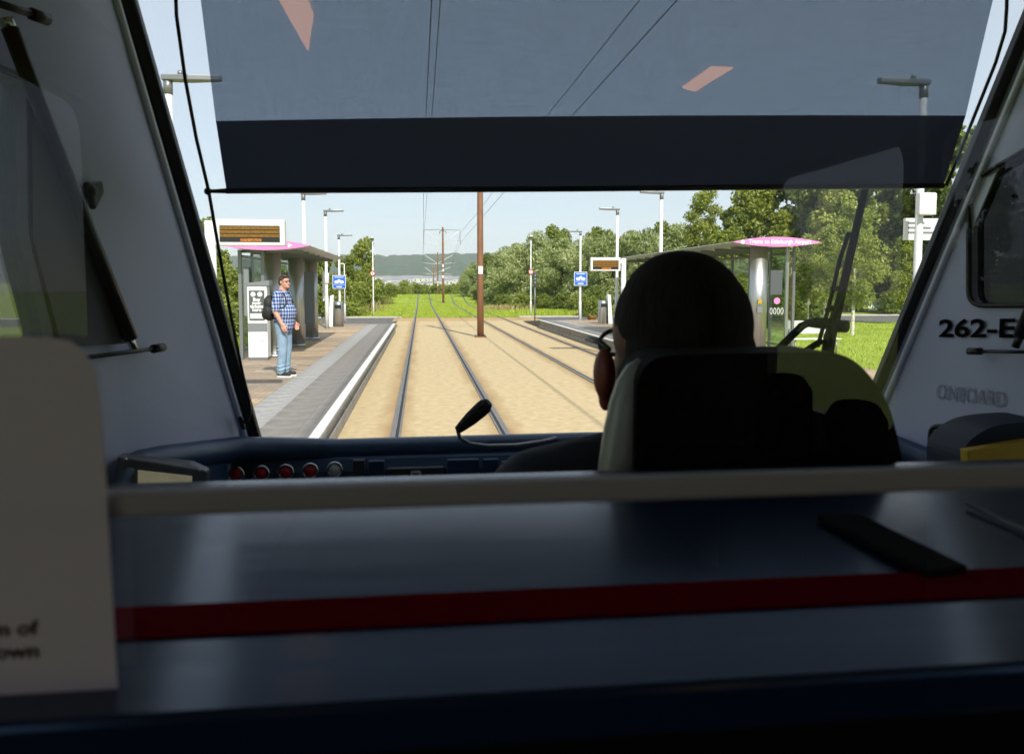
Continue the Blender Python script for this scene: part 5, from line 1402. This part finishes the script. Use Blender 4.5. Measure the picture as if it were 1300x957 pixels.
MB().tube([W2(1289, 441), W2(1296, 424)], 0.008, 8).build("lower_ferrule", "seal_black", sb2)
MB().tube([W2(1294, 428), W2(1345, 300)], 0.0125, 8).build("roller_tube", "seal_black", sb2)
br = thing("wall_bracket", "small dark bracket with knob on the left cab wall", "bracket", tuple(on_wall(113, 245, -1, 0.01)))
mb = MB(); mb.poly([W(104, 232, 0.004), W(122, 230, 0.004), W(124, 245, 0.004), W(113, 267, 0.004)], (0.012, 0, 0)); mb.build("plate", "panel_black", br, bevel=0.003)
MB().ball(W(117, 242, 0.022), 0.009, 12, 8).build("knob", "panel_black", br)

# wiper outside the screen
wp = thing("windscreen_wiper", "black windscreen wiper with jointed arms outside the right part of the screen", "wiper", tuple(wsp(1045, 450, 0.06)))
def bar(name, pts, r, o_=0.05, n=8): return MB().tube([wsp(u, v, o_) for u, v in pts], r, n).build(name, "wiper_black", wp)
bar("main_arm", [(1048, 470), (1053, 430), (1068, 375), (1100, 232)], [0.018, 0.016, 0.011, 0.0085])
bar("parallel_arm", [(1038, 440), (1052, 390), (1066, 330), (1078, 295)], 0.0055)
for (a_, b2) in (((1060, 390), (1048, 394)), ((1066, 366), (1055, 368)), ((1056, 408), (1042, 412))):
    bar("arm_link", [a_, b2], 0.006)
bar("pivot_block", [(1034, 408), (1076, 412)], [0.011, 0.011])
bar("pivot_cap", [(1060, 414), (1075, 415)], 0.015)
bar("drive_arm", [(960, 470), (985, 446), (1018, 414), (1026, 410), (1048, 413)], [0.010, 0.010, 0.011, 0.011, 0.011])
bar("lower_link", [(1022, 446), (1044, 432)], 0.009)

# driver's seat and tinted screen
seat = thing("driver_seat", "black high-backed driver's seat with grey left bolster", "seat", (0.36, 0.75, CF))
def slab(px, y, d, m, name, par, bev=0.02, **kw):
    mb = MB(); mb.poly([atY(u, v, y) for u, v in px], (0, d, 0)); return mb.build(name, m, par, bevel=bev, seg=3)
slab([(p.x, p.y) for p in roundpoly([Vector((798, 760)), Vector((810, 451)), Vector((1078, 446)), Vector((1128, 505)), Vector((1150, 600)), Vector((1160, 760))], 48, 8)], 0.672, 0.072, "seat_black", "backrest", seat, 0.006)
bo = MB()
bo.tube([atY(u, v, 0.70) for u, v in ((817, 458), (812, 470), (806, 490), (801, 515), (797, 545), (793, 590), (788, 690))], [0.006, 0.013, 0.0175, 0.020, 0.022, 0.024, 0.027], 18)
bo.build("side_bolster", "bolster_grey", seat)
slab([(770, 1300), (775, 740), (1160, 740), (1170, 1300)], 0.68, 0.08, "seat_black", "lumbar_pad", seat, 0.03)
MB().box(0.12, 0.60, 0.74, 1.22, 1.02, 1.13).build("cushion", "seat_black", seat, bevel=0.04, seg=3)
MB().box(0.22, 0.50, 0.82, 1.10, CF, 1.02).build("pedestal", "cab_dark", seat, bevel=0.02)
# driver
drv = thing("person", "driver seen from behind, dark cropped hair, glasses and navy jacket", "person", tuple(atY(865, 700, 0.9)))
H = CAM + ray(861, 414) * 0.905
Rz = Matrix.Rotation(R(6), 3, 'Z')
def hp(x, y, z): return H + Rz @ Vector((x, y, z))
b = MB()
b.ball(hp(0, 0, -0.006), (0.0735, 0.094, 0.078), 22, 16, Rz); b.ball(hp(0, 0.03, -0.065), (0.066, 0.075, 0.075), 16, 12, Rz)
b.cone(hp(0, -0.01, -0.05), hp(0, -0.03, -0.175), 0.062, 0.066, 16)
b.cone(hp(0, 0.115, -0.035), hp(0, 0.125, -0.055), 0.011, 0.016, 8); b.ball(hp(0, 0.085, -0.12), (0.03, 0.025, 0.022), 10, 8, Rz)
T = hp(0, -0.03, -0.145); sx = Vector((1, 0, 0))
b.ball(T + Vector((0, 0.0, -0.14)), (0.16, 0.10, 0.17), 14, 10); b.ball(T + Vector((0, 0.03, -0.40)), (0.15, 0.11, 0.20), 14, 10)
arms = {}
for s in (-1, 1):
    S_ = T + Vector((s * 0.165, 0.0, -0.055)); E_ = S_ + Vector((s * 0.06, 0.16, -0.22)); Wr = E_ + Vector((-s * 0.02, 0.25, 0.035))
    arms[s] = (S_, E_, Wr)
    b.cone(T + Vector((s * 0.05, 0, -0.03)), S_, 0.05, 0.055, 12); b.cone(S_, E_, 0.052, 0.042, 12); b.cone(E_, Wr, 0.040, 0.027, 12)
    fingers(b, Wr, (-s * 0.1, 1, -0.1), (-s, 0.1, 0.2), (0, 0.15, -1), 1.0)
    hipj = T + Vector((s * 0.10, 0.10, -0.60)); kn = hipj + Vector((s * 0.06, 0.40, 0.02)); ft = kn + Vector((0, 0.10, -0.42))
    b.cone(hipj, kn, 0.085, 0.06, 12); b.cone(kn, ft, 0.055, 0.04, 12); b.cone(ft, ft + Vector((0, 0.16, -0.02)), 0.04, 0.032, 10)
b.ball(T + Vector((0, 0.06, -0.57)), (0.17, 0.13, 0.11), 14, 10)
remesh(b.build("body", "skin_driver", drv, recalc=False), 0.0072, 3)
h = MB(); h.ball(hp(0.001, -0.006, 0.002), (0.0745, 0.097, 0.079), 24, 18, Rz); h.ball(hp(-0.004, -0.014, 0.022), (0.066, 0.085, 0.064), 20, 14, Rz); h.ball(hp(0.0, -0.034, -0.030), (0.0735, 0.066, 0.055), 20, 14, Rz); h.ball(hp(0, -0.045, -0.072), (0.058, 0.042, 0.045), 16, 12, Rz)
ho = remesh(h.build("hair", "hair_dark", drv, recalc=False), 0.005, 2)
for s in (-1, 1):
    e_ = MB(); base = hp(s * 0.082, 0.008, -0.060)
    e_.ball(base + Vector((s * 0.004, 0, 0.006)), (0.0125, 0.022, 0.030), 14, 10); e_.ball(base + Vector((s * 0.001, 0.004, -0.022)), (0.0085, 0.013, 0.016), 12, 8)
    remesh(e_.build("ear", "ear_backlit_red", drv, recalc=False), 0.003, 2)
g = MB()
for s in (-1, 1):
    g.tube([hp(s * 0.083, 0.0, -0.026), hp(s * 0.088, 0.02, -0.018), hp(s * 0.086, 0.07, -0.018), hp(s * 0.076, 0.105, -0.02)], [0.003, 0.004, 0.004, 0.004], 8)
    g.tube([hp(s * 0.034 + 0.026 * math.cos(a), 0.112 - 0.01 * abs(math.cos(a)), -0.026 + 0.016 * math.sin(a)) for a in np.linspace(0, 2 * PI, 17)], 0.003, 6, False)
g.tube([hp(-0.01, 0.115, -0.018), hp(0.01, 0.115, -0.018)], 0.003, 6)
g.build("glasses", "panel_black", drv)
for s in (-1, 1): MB().ball(hp(s * 0.032, 0.088, -0.024), (0.012, 0.01, 0.009), 10, 8).build("eye", "eye_dark", drv)
MB().ball(hp(0, 0.100, -0.092), (0.026, 0.012, 0.006), 10, 6).build("mouth", "lip", drv)
jk = MB()
jk.ball(T + Vector((0, 0, -0.13)), (0.182, 0.118, 0.18), 16, 12); jk.ball(T + Vector((0, 0.03, -0.40)), (0.172, 0.13, 0.22), 16, 12)
for s in (-1, 1):
    S_, E_, Wr = arms[s]
    jk.cone(T + Vector((s * 0.045, 0, -0.012)), S_, 0.052, 0.070, 14); jk.cone(S_, E_, 0.069, 0.056, 14); jk.cone(E_, E_.lerp(Wr, 0.9), 0.055, 0.040, 14)
jk.tube([T + Vector((0.068 * math.cos(a), 0.012 + 0.07 * math.sin(a), 0.010 - 0.02 * math.sin(a))) for a in np.linspace(0, 2 * PI, 19)], 0.014, 8, False)
remesh(jk.build("jacket", "navy_cloth", drv, recalc=False), 0.010, 3)
tz = MB(); tz.ball(T + Vector((0, 0.06, -0.56)), (0.185, 0.15, 0.12), 14, 10)
for s in (-1, 1):
    hipj = T + Vector((s * 0.10, 0.10, -0.60)); kn = hipj + Vector((s * 0.06, 0.40, 0.02)); ft = kn + Vector((0, 0.10, -0.42))
    tz.cone(hipj, kn, 0.10, 0.075, 12); tz.cone(kn, kn.lerp(ft, 0.92), 0.073, 0.058, 12)
remesh(tz.build("trousers", "navy_cloth", drv, recalc=False), 0.012, 2)

# ------------------------------------------------------------------ partition behind the cab: shelf, rail, glass
par = thing("cab_partition", "glossy dark blue partition shelf with red stripe and grey rail", "partition", (XC, YG, SF))
ZS = 1.80
yn, yf_ = atZ(1250, 846, ZS).y, 0.625
MB().box(XC - 1.25, XC + 1.25, yn, yf_, ZS - 0.02, ZS).build("shelf_top", "shelf_gloss", par, bevel=0.003)
MB().box(XC - 1.25, XC + 1.25, yf_ - 0.02, yf_ - 0.003, CF, ZS - 0.021).build("cab_panel", "cab_dark", par)
MB().box(XC - 1.25, XC + 1.25, yn + 0.012, yn + 0.03, SF, ZS - 0.021).build("saloon_panel", "cab_dark", par)
y1_, y2_ = atZ(650, 789, ZS).y, atZ(650, 751, ZS).y
MB().box(XC - 1.249, XC + 1.249, y1_, y2_, ZS + 0.0004, ZS + 0.0012).build("red_stripe", "stripe_red", par)
zt_, zb_ = atY(650, 609, YG).z, atY(650, 637, YG).z
MB().box(XC - 1.27, XC + 1.27, YG - 0.006, YG + 0.006, zb_, zt_).build("rail", "rail_trim", par, bevel=0.002)
lz = atY(1200, 862, yn).z
MB().box(XC - 1.25, XC + 1.25, yn + 0.006, yn + 0.012, lz - 0.004, lz).build("lower_trim", "dash_navy", par)
pg = MB(); pg.add([(XC - RH, YG + 0.0005, ZS + 0.002), (XC + RH, YG + 0.0005, ZS + 0.002), (XC + RH, YG + 0.0005, CEIL), (XC - RH, YG + 0.0005, CEIL)], [(0, 1, 2, 3)])
pg.build("glass_pane", "glass_partition", par)
# tray slot lying on the shelf
tr_ = MB(); q = [atZ(u, v, ZS + 0.005) for u, v in ((1036, 652), (1088, 650), (1229, 718), (1178, 725))]
tr_.poly([(p.x, p.y, ZS + 0.001) for p in q], (0, 0, 0.004)); to = tag(tr_.build("document_tray", "cab_dark", bevel=0.0012), "narrow black tray lying on the glossy shelf at the right", "tray")
cb = MB().tube([atZ(u, v, ZS + 0.003) for u, v in ((1228, 640), (1262, 655), (1310, 676))], 0.0015, 6).build("cable", "grey_metal"); tag(cb, "thin pale cable lying on the shelf's right end", "cable")
# notice on the glass
no = thing("notice", "pale rounded paper notice stuck on the glass at the lower left", "notice", tuple(atY(60, 900, 0.30)))
pts = [atY(u, v, 0.300) for u, v in ((-60, 426), (60, 428), (88, 433), (106, 447), (119, 470), (126, 505), (132, 580), (148, 868), (153, 990), (-60, 990))]
mb = MB(); mb.poly(pts, (0, 0.0012, 0)); mb.build("card", "notice_white", no)
for s_, u, v in (("om of", 47, 797), ("r own", 50, 826)):
    text("printed_line", s_, "notice_ink", 0.0076, frame(atY(u, v, 0.2994), (1, 0, 0), (0, 0, 1)), no, extrude=0.0001, align='RIGHT', sx=1.15, bold=0.0001)

# ------------------------------------------------------------------ air between here and the hill
hz_ = MB().box(-2700, 2700, -120, 4300, -16, 175).build("haze", "grass")
hm = bpy.data.materials.new("haze_air"); hm.use_nodes = True; nt = hm.node_tree; nt.nodes.remove(nt.nodes["Principled BSDF"])
pv = nt.nodes.new("ShaderNodeVolumePrincipled"); pv.inputs["Density"].default_value = 0.00016; pv.inputs["Color"].default_value = (0.86, 0.92, 1.0, 1); pv.inputs["Anisotropy"].default_value = 0.0
nt.links.new(pv.outputs[0], nt.nodes["Material Output"].inputs["Volume"])
hz_.data.materials[0] = hm; hz_["kind"] = "stuff"; hz_["label"] = "thin bluish haze in the air before the distant hill"
bpy.context.view_layer.update()
